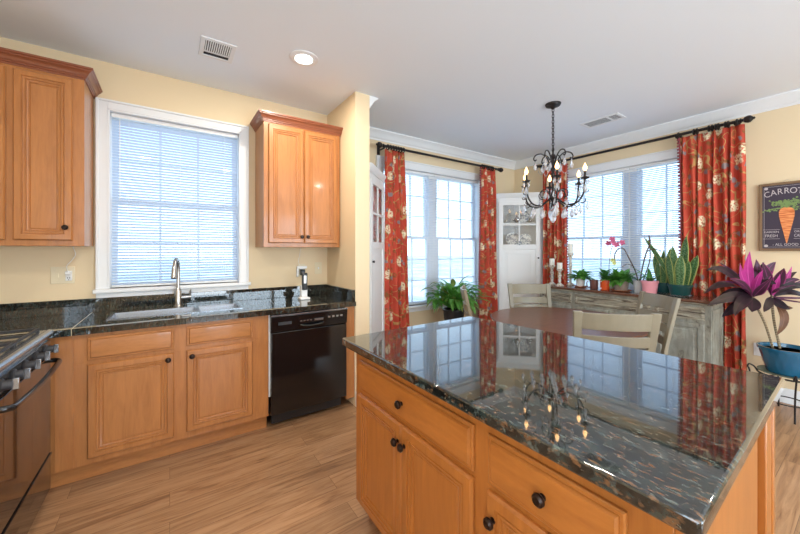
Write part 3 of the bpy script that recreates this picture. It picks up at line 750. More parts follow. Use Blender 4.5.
build('corner_post', MB().box(ix1 + .09, ix1 + .165, iy0 - .018, iy0 + .003, .001, .873).box(ix1 + .165, ix1 + .195, iy0 - .022, iy0 + .03, .001, .873), M['island'], isl, bevel=.004)

ic = MB(); xa, xb, xc = .720, 1.672, 1.772; ya, yb = .172, 1.602; z0, z1 = .8745, .914
ic.add([(xa, ya, z0), (xc, ya + .03, z0), (xb, yb, z0), (xa, yb - .03, z0), (xa, ya, z1), (xc, ya + .03, z1), (xb, yb, z1), (xa, yb - .03, z1)], [(0, 3, 2, 1), (4, 5, 6, 7), (0, 1, 5, 4), (1, 2, 6, 5), (2, 3, 7, 6), (3, 0, 4, 7)])
solo('island_countertop', ic, M['granite'], 'polished dark granite slab topping the island, mirroring the windows', 'countertop', bevel=.007)

# ---------------------------------------------------------------- corner cabinets
def corner_cab(cx, cy, sgn, label, grp, L=.53, s_=.08):
    """cx,cy the room corner; sgn=+1 corner at left (cabinet extends +X), -1 extends -X. both extend -Y"""
    z0, z1 = .001, 2.125
    def q(u, v): return (cx + sgn * u, cy - v)
    # q(u,v): u along X wall, v along Y wall. diagonal from (s_,L) to (L,s_)
    t = thing('corner_cabinet', label, 'corner cabinet', (cx + sgn * .25, cy - .25, 0), grp)
    def poly(pts, za, zb, mb):
        n = len(pts); mb.add([(*q(*p), z) for z in (za, zb) for p in pts], [list(range(n))[::-1], [n + i for i in range(n)]] + [(i, (i + 1) % n, n + (i + 1) % n, n + i) for i in range(n)])
        return mb
    foot = [(.002, .002), (L, .002), (L, s_), (s_, L), (.002, L)]
    D = Vector((*q(L, s_), 0)) - Vector((*q(s_, L), 0)); Ld = D.length; D.normalize()
    A = Vector((*q(s_, L), 0)); Nn = Vector((sgn * 1, -1, 0)).normalized()
    up = Vector((0, 0, 1))
    def slab(mb, a, b, za, zb, d0, d1):
        v = [A + D * u + Nn * d + up * z for z in (za, zb) for d in (d0, d1) for u in (a, b)]
        return mb.add(v, [(0, 2, 3, 1), (4, 5, 7, 6), (0, 1, 5, 4), (2, 6, 7, 3), (0, 4, 6, 2), (1, 3, 7, 5)])
    bx = MB()
    poly([(.002, .002), (L, .002), (L, .02), (.02, .02), (.02, L), (.002, L)], z0, z1, bx)          # backs
    poly([(L - .018, .02), (L, .02), (L, s_), (L - .018, s_ + .018)], z0, z1, bx); poly([(.02, L), (.02, L - .018), (s_ + .018, L - .018), (s_, L)], z0, z1, bx)
    ins = [(.02, .02), (L - .018, .02), (L - .018, s_ - .004), (s_ - .004, L - .018), (.02, L - .018)]
    for za, zb in ((.0, .09), (1.40, 1.42), (1.745, 1.76), (z1 - .03, z1)): poly(ins, max(za, .001), zb, bx)
    build('carcass', bx, M['whitecab'], t)
    fw = .055
    ff = MB(); slab(ff, 0, fw, z0, z1, -.018, 0); slab(ff, Ld - fw, Ld, z0, z1, -.018, 0); slab(ff, fw, Ld - fw, z1 - .07, z1, -.018, 0); slab(ff, fw, Ld - fw, z0, .12, -.018, 0)
    build('face_frame', ff, M['whitecab'], t, bevel=.002)
    cr = MB().sweep([q(.0, L), q(s_, L), q(L, s_), q(L, 0.0)] if sgn > 0 else [q(L, 0.0), q(L, s_), q(s_, L), q(.0, L)], [(0, z1 + .001), (.008, z1 + .001), (.015, z1 + .02), (.035, z1 + .045), (.04, z1 + .065), (-.02, z1 + .065), (-.02, z1 + .001)])
    build('cornice', cr, M['whitecab'], t)
    # one tall door: glazed 2x2 above, panel below
    a, b = fw - .012, Ld - fw + .012; za, zb = .10, z1 - .055; st = .062; zg0, zg1 = 1.44, zb - .055
    dm = MB(); slab(dm, a, a + st, za, zb, .001, .02); slab(dm, b - st, b, za, zb, .001, .02)
    for p, r_ in ((za, za + .07), (zg0 - .07, zg0), (zg1, zb)): slab(dm, a + st, b - st, p, r_, .001, .02)
    m_ = (a + b) / 2; slab(dm, m_ - .010, m_ + .010, zg0, zg1, .003, .018); zz = (zg0 + zg1) / 2; slab(dm, a + st, m_ - .010, zz - .010, zz + .010, .003, .018); slab(dm, m_ + .010, b - st, zz - .010, zz + .010, .003, .018)
    dr = build('door', dm, M['whitecab'], t, bevel=.002)
    build('lower_panel', MB().panel(A + D * (a + st) + up * (za + .07) + Nn * .002, D, up, Nn, b - a - 2 * st, zg0 - .07 - za - .07, [(0, .004), (.045, .004), (.060, .012), (.07, .012)]), M['whitecab'], dr)
    build('glass_pane', slab(MB(), a + st - .005, b - st + .005, zg0 - .004, zg1 + .004, .007, .010), M['cabglass'], dr)
    ku = a + .03
    knob(dr, A + D * ku + up * 1.245 + Nn * .02, Nn, .8)
    return q
q1 = corner_cab(1.487, YN - .017, 1, 'white corner cabinet half hidden behind the yellow wall return', 'white corner cabinets')
q2 = corner_cab(XR - .017, YN - .017, -1, 'white corner cabinet with glass panes between the two nook windows', 'white corner cabinets', .53, .06)

# tableware inside the cabinets
M['silver'] = mat('silverware', (.6, .58, .55), .2, .9)
M['chinared'] = mat('dark_red_china', (.28, .03, .03), .3)
M['floralplate'] = mat('patterned_china', (.6, .6, .55), .3); g = N(M['floralplate']); g.color(g.ramp(g.noise(g.co(), 35, 3), [(.45, (.72, .72, .68)), (.58, (.22, .25, .28))]))
def plate_up(q, u, v, z, r, m, label, grp, az):
    c = q(u, v); Mx = T(c[0], c[1], z + r * .97) @ R(az, 'Z') @ R(PI / 2 - .2, 'X')
    solo('display_plate', MB().lathe([(0, .004), (r * .6, .004), (r * .66, .010), (r, .018), (r, .014), (r * .64, .005), (r * .58, 0), (0, 0)], Mx, 28), m, label, 'plate', grp)
def cupset(q, u, v, z, s, m, name, label, cat, grp, spout=True):
    c = q(u, v); t = thing(name, label, cat, (c[0], c[1], z), grp); Mx = T(c[0], c[1], z + .001)
    build('body', MB().lathe([(.02 * s, 0), (.03 * s, .004 * s), (.05 * s, .03 * s), (.052 * s, .05 * s), (.036 * s, .075 * s), (.034 * s, .085 * s), (.01 * s, .098 * s), (.012 * s, .108 * s), (0, .116 * s)], Mx, 20), m, t)
    d = Vector((.707, .707 if q is q1 else -.707, 0))
    P = lambda a, h: Vector((c[0], c[1], z)) + d * a * s + Vector((0, 0, h * s))
    build('handle', MB().tube(curve_pts([P(.045, .065), P(.085, .065), P(.085, .03), P(.05, .025)], 5), .005 * s, 6), m, t)
    if spout: build('spout', MB().tube(curve_pts([P(-.045, .03), P(-.07, .045), P(-.09, .08)], 5), [.011 * s] * 5 + [.007 * s] * 6, 8), m, t)
plate_up(q2, .25, .33, 1.761, .10, M['floralplate'], 'patterned plate standing on the upper shelf, left in the far corner cabinet', 'plates in corner cabinets', -PI / 4 - .35)
plate_up(q2, .33, .21, 1.421, .10, M['floralplate'], 'patterned plate on the lower shelf, right in the far corner cabinet', 'plates in corner cabinets', -PI / 4)
plate_up(q2, .21, .33, 1.421, .09, M['floralplate'], 'patterned plate on the lower shelf, left in the far corner cabinet', 'plates in corner cabinets', -PI / 4)
cupset(q2, .31, .27, 1.761, .9, M['silver'], 'teapot', 'silver teapot on the upper shelf of the far corner cabinet', 'teapot', 'teapots in corner cabinets')
cupset(q2, .16, .38, 1.761, .6, M['silver'], 'creamer_jug', 'small silver jug on the upper shelf of the far corner cabinet', 'jug', None)
cupset(q2, .40, .15, 1.761, .5, M['floralplate'], 'sugar_bowl', 'patterned sugar bowl on the upper shelf of the far corner cabinet', 'bowl', None, False)
cupset(q2, .29, .29, 1.421, .8, M['floralplate'], 'teapot', 'patterned teapot on the lower shelf of the far corner cabinet', 'teapot', 'teapots in corner cabinets')
plate_up(q1, .2, .33, 1.761, .11, M['chinared'], 'dark red plate on the upper shelf of the left corner cabinet', 'plates in corner cabinets', PI / 4)
plate_up(q1, .33, .22, 1.421, .10, M['floralplate'], 'patterned plate on the lower shelf of the left corner cabinet', 'plates in corner cabinets', PI / 4)
cupset(q1, .24, .33, 1.421, .7, M['silver'], 'teapot', 'silver teapot on the lower shelf of the left corner cabinet', 'teapot', 'teapots in corner cabinets')

# ---------------------------------------------------------------- curtains and rods
def curtain(label, ax, c, a0t, a1t, a0b, a1b, ztop, zbot, folds, amp, seed, fringe=None, uoff=0.0, light='-'):
    rnd = random.Random(seed); nu = folds * 12; nv = 26; L = abs(a1t - a0t) * 2.3
    ph = [rnd.uniform(-.5, .5) for _ in range(folds + 2)]; am = [rnd.uniform(.7, 1.25) for _ in range(folds + 2)]
    vs = []; fs = []; uvs = []
    for j in range(nv + 1):
        t = j / nv; z = ztop + (zbot - ztop) * t
        for i in range(nu + 1):
            s = i / nu; k = s * folds; ki = int(min(k, folds - 1)); fr = k - ki
            A = amp * (am[ki] * (1 - fr) + am[ki + 1] * fr) * (.75 + .35 * t) * (.45 + .55 * min(1, t * 9))
            pp = (ph[ki] * (1 - fr) + ph[ki + 1] * fr) * .8 * t
            d = A * math.sin(2 * PI * k + pp) + .006 * math.sin(7 * t + 9 * s + seed)
            a = (a0t + (a1t - a0t) * s) * (1 - t) + (a0b + (a1b - a0b) * s) * t + .010 * math.sin(2 * PI * k * .5 + 5 * t + seed)
            vs.append((a, c + d, z) if ax == 'Y' else (c + d, a, z))
    for j in range(nv):
        for i in range(nu):
            p = j * (nu + 1) + i; fs.append((p, p + 1, p + nu + 2, p + nu + 1))
            U = lambda ii, jj: (uoff + ii / nu * L, 2.5 - (ztop - (ztop - zbot) * jj / nv))
            uvs.append([U(i, j), U(i + 1, j), U(i + 1, j + 1), U(i, j + 1)])
    mid = (a0t + a1t) / 2
    t_ = thing('curtain', label, 'curtain', (mid, c, zbot) if ax == 'Y' else (c, mid, zbot), 'floral red curtains')
    o = build('cloth', MB().add(vs, fs, uvs), M['curtain'], t_); md = o.modifiers.new('thickness', 'SOLIDIFY'); md.thickness = .004
    if fringe:
        fm = MB(); i = 0 if fringe == 'start' else nu; dd = -1 if fringe == 'start' else 1; sg = 1 if a1t > a0t else -1
        n = int((ztop - zbot) / .034)
        col = [Vector(vs[j * (nu + 1) + i]) for j in range(nv + 1)]
        for k in range(n):
            u = (k + .5) / n * nv; j = int(u); p = col[j].lerp(col[j + 1], u - j)
            off = Vector((dd * sg * .014, 0, 0)) if ax == 'Y' else Vector((0, dd * sg * .014, 0)); fm.ball(p + off, .0105, 8)
        fm.tube(col, .007, 6)
        build('bead_fringe', fm, M['fringe'], t_)
    return t_
M['fringe'] = mat('plum_fringe', (.30, .06, .07), .8)
YR = 3.215; XRod = 4.395
curtain('narrow red floral curtain at the left end of the left nook window', 'Y', YR, 1.995, 2.255, 2.0, 2.375, 2.503, .012, 6, .019, 1, uoff=.3)
curtain('narrow red floral curtain beside the far corner cabinet, behind the leafy plant', 'Y', YR, 3.58, 3.85, 3.56, 3.93, 2.522, .012, 6, .032, 2, 'start', uoff=1.7)
curtain('red floral curtain behind the chandelier and the candlesticks', 'X', XRod, 2.79, 2.44, 2.80, 2.43, 2.525, .012, 7, .030, 3, 'end', uoff=3.1)
curtain('wide red floral curtain with beaded edge, right of the snake plants', 'X', XRod, 1.24, .76, 1.195, .73, 2.530, .012, 8, .034, 4, 'start', uoff=4.4)


def rod(label, ax, c, a0, a1, z, rings, brackets, wallc, finials=(True, True)):
    mid = (a0 + a1) / 2; t = thing('curtain_rod', label, 'curtain rod', (mid, c, z) if ax == 'Y' else (c, mid, z), 'dark curtain rods')
    P = lambda a, d=0, dz=0: (a, c + d, z + dz) if ax == 'Y' else (c + d, a, z + dz)
    build('pole', MB().tube([P(a0), P(a1)], .0145, 14), M['iron'], t)
    for a, s, on in ((a0, -1, finials[0]), (a1, 1, finials[1])):
        if not on: continue
        Mx = Matrix.Translation(P(a)) @ Vector((0, 0, 1)).rotation_difference(Vector(P(s)) - Vector(P(0))).to_matrix().to_4x4()
        build('finial', MB().lathe([(.0145, 0), (.022, .004), (.022, .012), (.013, .018), (.013, .026), (.026, .036), (.033, .056), (.030, .074), (.016, .088), (.010, .092), (.013, .098), (0, .106)], Mx, 20), M['iron'], t)
    for a in rings: 
        pts = [P(a, .027 * math.cos(q_), .027 * math.sin(q_) - .008) for q_ in [2 * PI * k / 16 for k in range(17)]]
        build('ring', MB().tube(pts, .0075, 6, caps=False), M['iron'], t)
    for a in brackets:
        mb = MB().tube([P(a, 0, -.02), P(a, wallc - c, -.02)], .009, 8); w0 = wallc - c
        e = P(a, w0 - .006, -.02); mb.box(*( (e[0] - .018, e[0] + .018, e[1] - .004, e[1] + .004) if ax == 'Y' else (e[0] - .004, e[0] + .004, e[1] - .018, e[1] + .018)), e[2] - .05, e[2] + .05)
        mb.tube([P(a, .019 * math.cos(q_), .019 * math.sin(q_)) for q_ in [PI * k / 8 for k in range(8, 17)]], .005, 6)
        build('bracket', mb, M['iron'], t)
    return t
rod('dark curtain rod with ball finials above the left nook window', 'Y', YR, 1.99, 3.95, 2.535, [2.04 + i * .036 for i in range(7)] + [3.60 + i * .036 for i in range(7)], [2.00, 3.875], YN - .001)
rod('long dark curtain rod above the sideboard window', 'X', XRod, .785, 2.84, 2.567, [.80, .86, .88, .93, .95, .975, 1.0, 1.09, 1.115, 1.24] + [2.46 + i * .045 for i in range(8)], [.815, 1.262, 2.82], XR - .001)

# ---------------------------------------------------------------- dining table, chairs, sideboard
tb = thing('dining_table', 'round dark brown dining table behind the island', 'table', (2.85, 1.6, 0))
build('tabletop', MB().lathe([(0, .722), (.575, .722), (.59, .727), (.61, .734), (.625, .743), (.627, .750), (.621, .755), (0, .755)], T(2.85, 1.6, 0), 72), M['table'], tb)
build('apron_ring', MB().lathe([(.46, .66), (.48, .66), (.48, .7215), (.46, .7215)], T(2.85, 1.6, 0), 48), M['chair'], tb)
build('pedestal', MB().lathe([(.0, .08), (.09, .08), (.10, .12), (.06, .18), (.05, .26), (.085, .36), (.095, .44), (.06, .54), (.055, .60), (.12, .66), (.14, .7215), (0, .7215)], T(2.85, 1.6, 0), 28), M['chair'], tb)
for k in range(4):
    a = PI / 4 + k * PI / 2
    build('leg', MB().tube([Vector((2.85, 1.6, 0)) + Vector((math.cos(a) * r_, math.sin(a) * r_, z_)) for r_, z_ in ((.05, .17), (.16, .15), (.28, .09), (.36, .045), (.40, .031))], [.035, .034, .03, .027, .03], 10), M['chair'], tb)


def make_chair():
    t = thing('dining_chair', 'x', 'chair', (0, 0, 0), 'putty ladder-back dining chairs')
    hw = .20
    se = MB(); pts = [(-.19, -.19), (.19, -.19), (.225, .20), (.21, .225), (-.21, .225), (-.225, .20)]
    n = len(pts); se.add([(x, y, z) for z in (.440, .465) for x, y in pts], [list(range(n))[::-1], [n + i for i in range(n)]] + [(i, (i + 1) % n, n + (i + 1) % n, n + i) for i in range(n)])
    build('seat', se, M['chair'], t, bevel=.006)
    build('apron', MB().box(-.17, .17, -.175, -.155, .38, .4395).box(-.18, .18, .18, .20, .38, .4395).box(-.185, -.165, -.155, .18, .38, .4395).box(.165, .185, -.155, .18, .38, .4395), M['chair'], t)
    for s in (-1, 1):
        build('leg', MB().tube([(s * .19, .19, .4395), (s * .19, .195, .001)], [.021, .015], 4), M['chair'], t)
        # rear leg and back post in one curved piece
        zz = [.001, .20, .44, .50, .62, .75, .88, .992]
        yy = [-.235, -.205, -.195, -.197, -.215, -.240, -.268, -.292]
        xx = [.18, .185, .195, .196, .199, .202, .206, .210]
        mb = MB(); m = len(zz); vs = []
        for z, y, x in zip(zz, yy, xx):
            w_ = .017 if z < .44 else .017 + .008 * (z - .44) / .55; d_ = .014 if z > .5 else .017
            for dx, dy in ((-w_, -d_), (w_, -d_), (w_, d_), (-w_, d_)): vs.append((s * x + dx, y + dy, z))
        mb.add(vs, [(i * 4 + k, i * 4 + (k + 1) % 4, i * 4 + 4 + (k + 1) % 4, i * 4 + 4 + k) for i in range(m - 1) for k in range(4)] + [(3, 2, 1, 0), (m * 4 - 4, m * 4 - 3, m * 4 - 2, m * 4 - 1)])
        build('back_post', mb, M['chair'], t, bevel=.004)
    def yb(z): return -.195 - .097 * max(0, (z - .44) / .55) ** 1.15
    def xw(z): return .196 + .014 * (z - .5) / .49 - .012
    for nm, za, zb in (('top_rail', .882, .985), ('slat', .780, .845), ('slat', .705, .767), ('slat', .61, .672)):
        mb = MB(); n = 12; vs = []
        for i in range(n + 1):
            u = -1 + 2 * i / n; bow = -.035 * (1 - u * u)
            for z, d in ((za, -.009), (za, .009), (zb, .009), (zb, -.009)): vs.append((u * xw(z), yb(z) + bow + d, z))
        mb.add(vs, [(i * 4 + k, i * 4 + (k + 1) % 4, i * 4 + 4 + (k + 1) % 4, i * 4 + 4 + k) for i in range(n) for k in range(4)] + [(3, 2, 1, 0), (n * 4, n * 4 + 1, n * 4 + 2, n * 4 + 3)])
        build(nm, mb, M['chair'], t, bevel=.003)
    build('stretcher', MB().box(-.18, .18, -.008, .008, .16, .185).box(-.197, -.18, -.20, .19, .16, .185).box(.18, .197, -.20, .19, .16, .185), M['chair'], t)
    return t
ch0 = make_chair()
for i, (bx_, by_, dx, dy, lb) in enumerate((
        (2.185, .915, .72, .69, 'putty ladder-back chair nearest the island, its back to the viewer'),
        (3.245, 2.225, -.566, -.824, 'sage-toned ladder-back chair across the table, in front of the corner cabinet'),
        (3.34, 1.08, -.77, .64, 'pale chair catching window light between table and sideboard'),
        (2.41, 2.37, .72, -.69, 'chair seen edge-on beside the leafy plant by the left nook window'))):
    d = Vector((dx, dy)).normalized(); o = ch0 if i == 0 else copy_tree(ch0)
    o.location = (bx_ + d.x * .285, by_ + d.y * .285, 0); o.rotation_euler = (0, 0, math.atan2(d.y, d.x) - PI / 2); o['label'] = lb

# sideboard
sb = thing('sideboard', 'weathered cream sideboard with dark wood top in front of the window', 'sideboard', (4.14, 1.62, 0))
sx0, sx1, sy0, sy1, zt = 3.965, 4.33, .885, 2.56, .907
build('carcass', MB().box(sx0, sx1, sy0, sy1, .09, .872), M['weather'], sb, bevel=.003)
build('top', MB().box(sx0 - .030, sx1 + .004, sy0 - .025, sy1 + .02, .880, zt), M['sidetop'], sb, bevel=.006)
build('top_moulding', MB().box(sx0 - .018, sx1, sy0 - .014, sy1 + .012, .862, .8795), M['weather_h'], sb, bevel=.005)
for (a, b) in ((sy0 + .045, 1.30), (1.345, 2.10), (2.145, sy1 - .045)):
    build('drawer', MB().panel((sx0 - .0005, b, .725), (0, -1, 0), (0, 0, 1), (-1, 0, 0), b - a, .115, [(0, .010), (.010, .016), (.022, .016), (.030, .008), (.04, .008)]), M['weather_h'], sb)
    if b - a < .5:
        build('door', MB().panel((sx0 - .0005, b, .15), (0, -1, 0), (0, 0, 1), (-1, 0, 0), b - a, .545, [(0, .010), (.006, .016), (.045, .016), (.052, .006), (.07, .006), (.078, .011), (.09, .011)]), M['weather'], sb)
    else:
        mid = (a + b) / 2
        for p, r_ in ((a, mid - .008), (mid + .008, b)):
            build('door', MB().panel((sx0 - .0005, r_, .15), (0, -1, 0), (0, 0, 1), (-1, 0, 0), r_ - p, .545, [(0, .010), (.006, .016), (.045, .016), (.052, .006), (.07, .006)]), M['weather'], sb)
build('end_moulding', MB().panel((sx0 + .02, sy0 - .0005, .15), (1, 0, 0), (0, 0, 1), (0, -1, 0), sx1 - sx0 - .04, .67, [(0, .006), (.04, .006), (.046, .001), (.05, .001)]), M['weather'], sb)
build('base_moulding', MB().box(sx0 - .014, sx1, sy0 - .012, sy1 + .012, .04, .10), M['weather'], sb, bevel=.006)
for (x, y) in ((sx0 + .03, sy0 + .03), (sx1 - .04, sy0 + .03), (sx0 + .03, sy1 - .03), (sx1 - .04, sy1 - .03)): build('foot', MB().lathe([(.02, .001), (.03, .01), (.034, .028), (.026, .042)], T(x, y, 0), 16), M['weather'], sb)

# ---------------------------------------------------------------- things on the sideboard
ZS = zt + .001
def candlestick(x, y, h, hc, label, name='candlestick'):
    t = thing(name, label, 'candle holder', (x, y, ZS), 'chippy white candlesticks')
    k = h
    build('holder', MB().lathe([(0, 0), (.046, 0), (.046, .010), (.030, .022), (.014, .040), (.020, .16 * k * 2), (.012, .22 * k * 2), (.024, .30 * k * 2), (.013, .36 * k * 2), (.018, .42 * k * 2), (.038, .475 * k * 2), (.038, k), (0, k)], T(x, y, ZS), 20), M['distress'], t)
    c = MB().lathe([(0, 0), (.031, 0), (.031, hc - .003), (.028, hc), (.004, hc - .006), (0, hc - .006)], T(x, y, ZS + k + .001), 20)
    cn = solo('candle', c, M['wax'], 'cream pillar candle on ' + label.replace('candlestick', 'candlestick'), 'candle', 'pillar candles')
    return t, cn
for x, y, h, hc, lb, cl in ((4.12, 2.485, .255, .085, 'chippy white turned candlestick farthest left on the sideboard', 'cream pillar candle farthest left on the sideboard'),
                        (4.06, 2.345, .215, .075, 'shorter chippy candlestick, second from the left on the sideboard', 'cream pillar candle second from the left, on the shorter candlestick'),
                        (4.25, 2.31, .42, .11, 'tallest chippy candlestick, close to the window blind', 'cream pillar candle on the tallest candlestick, against the blind')):
    t, cn = candlestick(x, y, h, hc, lb); cn['label'] = cl


def pot_lathe(r0, r1, h, th=.006, lip=0.0):
    return [(0, .0), (r0, 0), (r1, h - lip), (r1 + (.006 if lip else 0), h - lip), (r1 + (.006 if lip else 0), h), (r1 - th, h), (r1 - th, h - .02), (0, h - .02)]


def plantpot(name, label, x, y, z, r0, r1, h, m, grp, cat='pot', lip=0.0):
    p = thing(name, label, cat, (x, y, z), grp)
    pr = pot_lathe(r0, r1, h, lip=lip)
    build('bowl', MB().lathe(pr[:6] + [(pr[5][0] * .98, h - .024)], T(x, y, z), 28), m, p)
    return p


def foliage_bush(parent, c, n, Lr, Wr, mt, seed, spread=1.0, droop=(.8, 1.8), el=(.5, 1.4), name='foliage', stem=.03):
    rnd = random.Random(seed); mb = MB(); st = MB()
    for i in range(n):
        az = rnd.uniform(0, 2 * PI); e = rnd.uniform(*el); p = Vector(c) + Vector((math.cos(az), math.sin(az), 0)) * rnd.uniform(0, stem)
        sl = rnd.uniform(.2, .9) * Lr[0] * spread; d = Vector((math.cos(az) * math.cos(e), math.sin(az) * math.cos(e), math.sin(e)))
        q = p + d * sl; st.tube([p, q], .0016, 4)
        mb.leaf(q, az + rnd.uniform(-.4, .4), e * .8, rnd.uniform(*Lr), rnd.uniform(*Wr), rnd.uniform(*droop), rnd.uniform(.1, .3), 6, .6, rnd.uniform(-.4, .4))
    build(name, mb, mt, parent); build('stems', st, M['leaf'], parent)


# plant in a white pot on a terracotta saucer
def saucer(x, y, r, m, label):
    solo('saucer', MB().lathe([(0, 0), (r * .8, 0), (r, .012), (r, .016), (r * .94, .016), (r * .78, .006), (0, .006)], T(x, y, ZS), 28), m, label, 'saucer', 'saucers under the pots')
saucer(4.14, 2.125, .075, M['terracotta'], 'terracotta saucer under the white plant pot')
t = plantpot('potted_plant', 'leafy green plant in a small white pot beside the candlesticks', 4.14, 2.125, ZS + .0075, .042, .055, .10, M['whiteceramic'], 'potted plants on the sideboard', 'plant')
build('soil', MB().lathe([(0, .0), (.049, 0)], T(4.14, 2.125, ZS + .09), 20), M['soil'], t)
foliage_bush(t, (4.14, 2.125, ZS + .095), 70, (.07, .125), (.045, .065), M['leaf'], 11, el=(.2, 1.4), droop=(.3, 1.3))
# mugs
def mug(x, y, r, h, m, hm, label, az):
    t = thing('mug', label, 'mug', (x, y, ZS), 'ceramic mugs on the sideboard')
    build('cup', MB().lathe([(0, 0), (r * .9, 0), (r, .008), (r, h), (r - .004, h), (r - .004, .012), (0, .010)], T(x, y, ZS), 28), m, t)
    d = Vector((math.cos(az), math.sin(az), 0)); P = lambda a, z: Vector((x, y, ZS)) + d * a + Vector((0, 0, z))
    build('handle', MB().tube(curve_pts([P(r - .002, h * .85), P(r + .026, h * .85), P(r + .032, h * .5), P(r + .02, h * .2), P(r - .002, h * .18)], 5), .0055, 8), hm, t)
    return t
mug(4.05, 1.925, .042, .105, M['brownceramic'], M['brownceramic'], 'dark brown mug between the white pot and the orange-red mug', 2.2)
t = mug(4.06, 1.812, .047, .115, M['redceramic'], M['whiteceramic'], 'orange-red mug with a white handle, holding cuttings', 2.75)
ct_ = thing('plant_cuttings', 'green cuttings standing in the orange-red mug', 'plant', (4.06, 1.812, ZS + .04))
mb = MB(); st = MB()
for k in range(20):
    az = k * 2.4; mb.leaf((4.06 + .015 * math.cos(az), 1.812 + .015 * math.sin(az), ZS + .085 + .006 * k), az if k != 3 else 2.0, 1.1, .10 if k != 0 else .12, .058, 1.1, .2, 6, .6)
for k in range(5): az = k * 1.3; st.tube([(4.06 + .01 * math.cos(az), 1.812 + .01 * math.sin(az), ZS + .02), (4.06 + .02 * math.cos(az), 1.812 + .02 * math.sin(az), ZS + .16)], .002, 5)
build('leaves', mb, M['leafdeep'], ct_); build('stems', st, M['leafdeep'], ct_)
# orchid with pink flowers
og = thing('orchid', 'orchid with a cluster of pink blossoms rising behind the orange-red mug', 'plant', (4.20, 1.80, ZS), None)
build('pot', MB().lathe([(0, 0), (.035, 0), (.045, .09), (.040, .09), (.035, .07), (0, .07)], T(4.20, 1.80, ZS), 20), M['whiteceramic'], og)
sp_ = curve_pts([(4.20, 1.80, ZS + .07), (4.19, 1.825, ZS + .22), (4.17, 1.80, ZS + .42), (4.16, 1.765, ZS + .52), (4.15, 1.72, ZS + .555), (4.14, 1.67, ZS + .53)], 6)
build('flower_stem', MB().tube(sp_, .0028, 6), M['twig'], og)
fl = MB()
def blossom(mb, c, s, d):
    for k in range(5):
        a = k * 2 * PI / 5 + .3; u = Vector(d).orthogonal().normalized(); v = Vector(d).cross(u); e = (u * math.cos(a) + v * math.sin(a))
        c_ = Vector(c) + e * s * .55; pts = []
        for j in range(8): b_ = 2 * PI * j / 8; w_ = e.cross(Vector(d)).normalized(); pts.append(c_ + e * s * .55 * math.cos(b_) + w_ * s * .42 * math.sin(b_) + Vector(d) * .006 * math.cos(b_))
        n0 = c_ + Vector(d) * .004; mb.add([n0] + pts, [(0, 1 + j, 1 + (j + 1) % 8) for j in range(8)])
    mb.ball(Vector(c) + Vector(d) * .006, s * .2, 8)
for c_, s_ in (((4.15, 1.815, ZS + .53), .030), ((4.13, 1.765, ZS + .575), .032), ((4.12, 1.72, ZS + .515), .034), ((4.13, 1.665, ZS + .535), .030), ((4.11, 1.75, ZS + .54), .026)): blossom(fl, c_, s_, Vector((-.9, -.4, .1)).normalized())
build('blossoms', fl, M['petal'], og)
yf = MB(); blossom(yf, (4.08, 1.735, ZS + .335), .028, Vector((-.9, -.4, .1)).normalized()); blossom(yf, (4.08, 1.72, ZS + .30), .02, Vector((-.9, -.2, .3)).normalized()); build('pale_blossom', yf, M['yellowpetal'], og)
lf = MB()
for az, e, L_ in ((2.6, 1.0, .2), (5.2, 1.1, .2), (.8, .8, .18), (4.0, 1.35, .24)): lf.leaf((4.2, 1.8, ZS + .075), az, e, L_, .045, .8, .2)
build('leaves', lf, M['leafdeep'], og)
# taupe bowl plant with saucer
saucer(4.10, 1.665, .10, M['terracotta'], 'wide terracotta saucer under the taupe bowl')
t = plantpot('potted_plant', 'bushy green plant in a taupe stoneware bowl, middle of the sideboard', 4.10, 1.665, ZS + .0075, .062, .082, .11, M['greyceramic'], 'potted plants on the sideboard', 'plant')
build('soil', MB().lathe([(0, 0), (.076, 0)], T(4.10, 1.665, ZS + .1), 20), M['soil'], t)
foliage_bush(t, (4.10, 1.665, ZS + .10), 115, (.07, .13), (.045, .07), M['leaf'], 12, stem=.05, el=(.1, 1.4), droop=(.2, 1.2))
# clear glass vase with bare orchid twigs
t = thing('glass_vase', 'frosted pale vase beside the pink pot, holding bare twigs', 'vase', (4.10, 1.495, ZS))
build('vessel', MB().lathe([(0, 0), (.040, 0), (.050, .13), (.046, .13), (.037, .006), (0, .006)], T(4.10, 1.495, ZS), 28), M['frosted'], t)
tw = thing('twig_orchid', 'leggy bare twigs with a few leaves rising from the frosted vase', 'plant', (4.10, 1.495, ZS + .01))
mb = MB()
for pts, r_ in (([(4.10, 1.49, .02), (4.08, 1.51, .20), (4.05, 1.565, .36), (4.04, 1.61, .46), (4.04, 1.655, .47), (4.05, 1.70, .42), (4.06, 1.715, .34)], 0.0060), ([(4.10, 1.495, .02), (4.09, 1.46, .25), (4.08, 1.42, .42), (4.08, 1.385, .52), (4.08, 1.395, .60)], 0.0067), ([(4.08, 1.41, .44), (4.09, 1.345, .46), (4.1, 1.30, .44)], 0.0042),
                ([(4.10, 1.49, .03), (4.11, 1.43, .22), (4.12, 1.40, .36), (4.11, 1.40, .50), (4.10, 1.405, .56)], 0.0053), ([(4.07, 1.53, .28), (4.07, 1.59, .30), (4.07, 1.64, .27)], 0.0037)):
    mb.tube([(p[0], p[1], ZS + p[2]) for p in curve_pts(pts, 6)], r_, 6)
build('stems', mb, M['twig'], tw)
mb = MB()
for az, e, L_, w_ in ((1.7, .7, .22, .05), (2.2, .9, .16, .045), (4.6, 1.0, .2, .05)): mb.leaf((4.10, 1.495, ZS + .12), az, e, L_, w_, .7, .2)
build('leaves', mb, M['leafdeep'], tw)
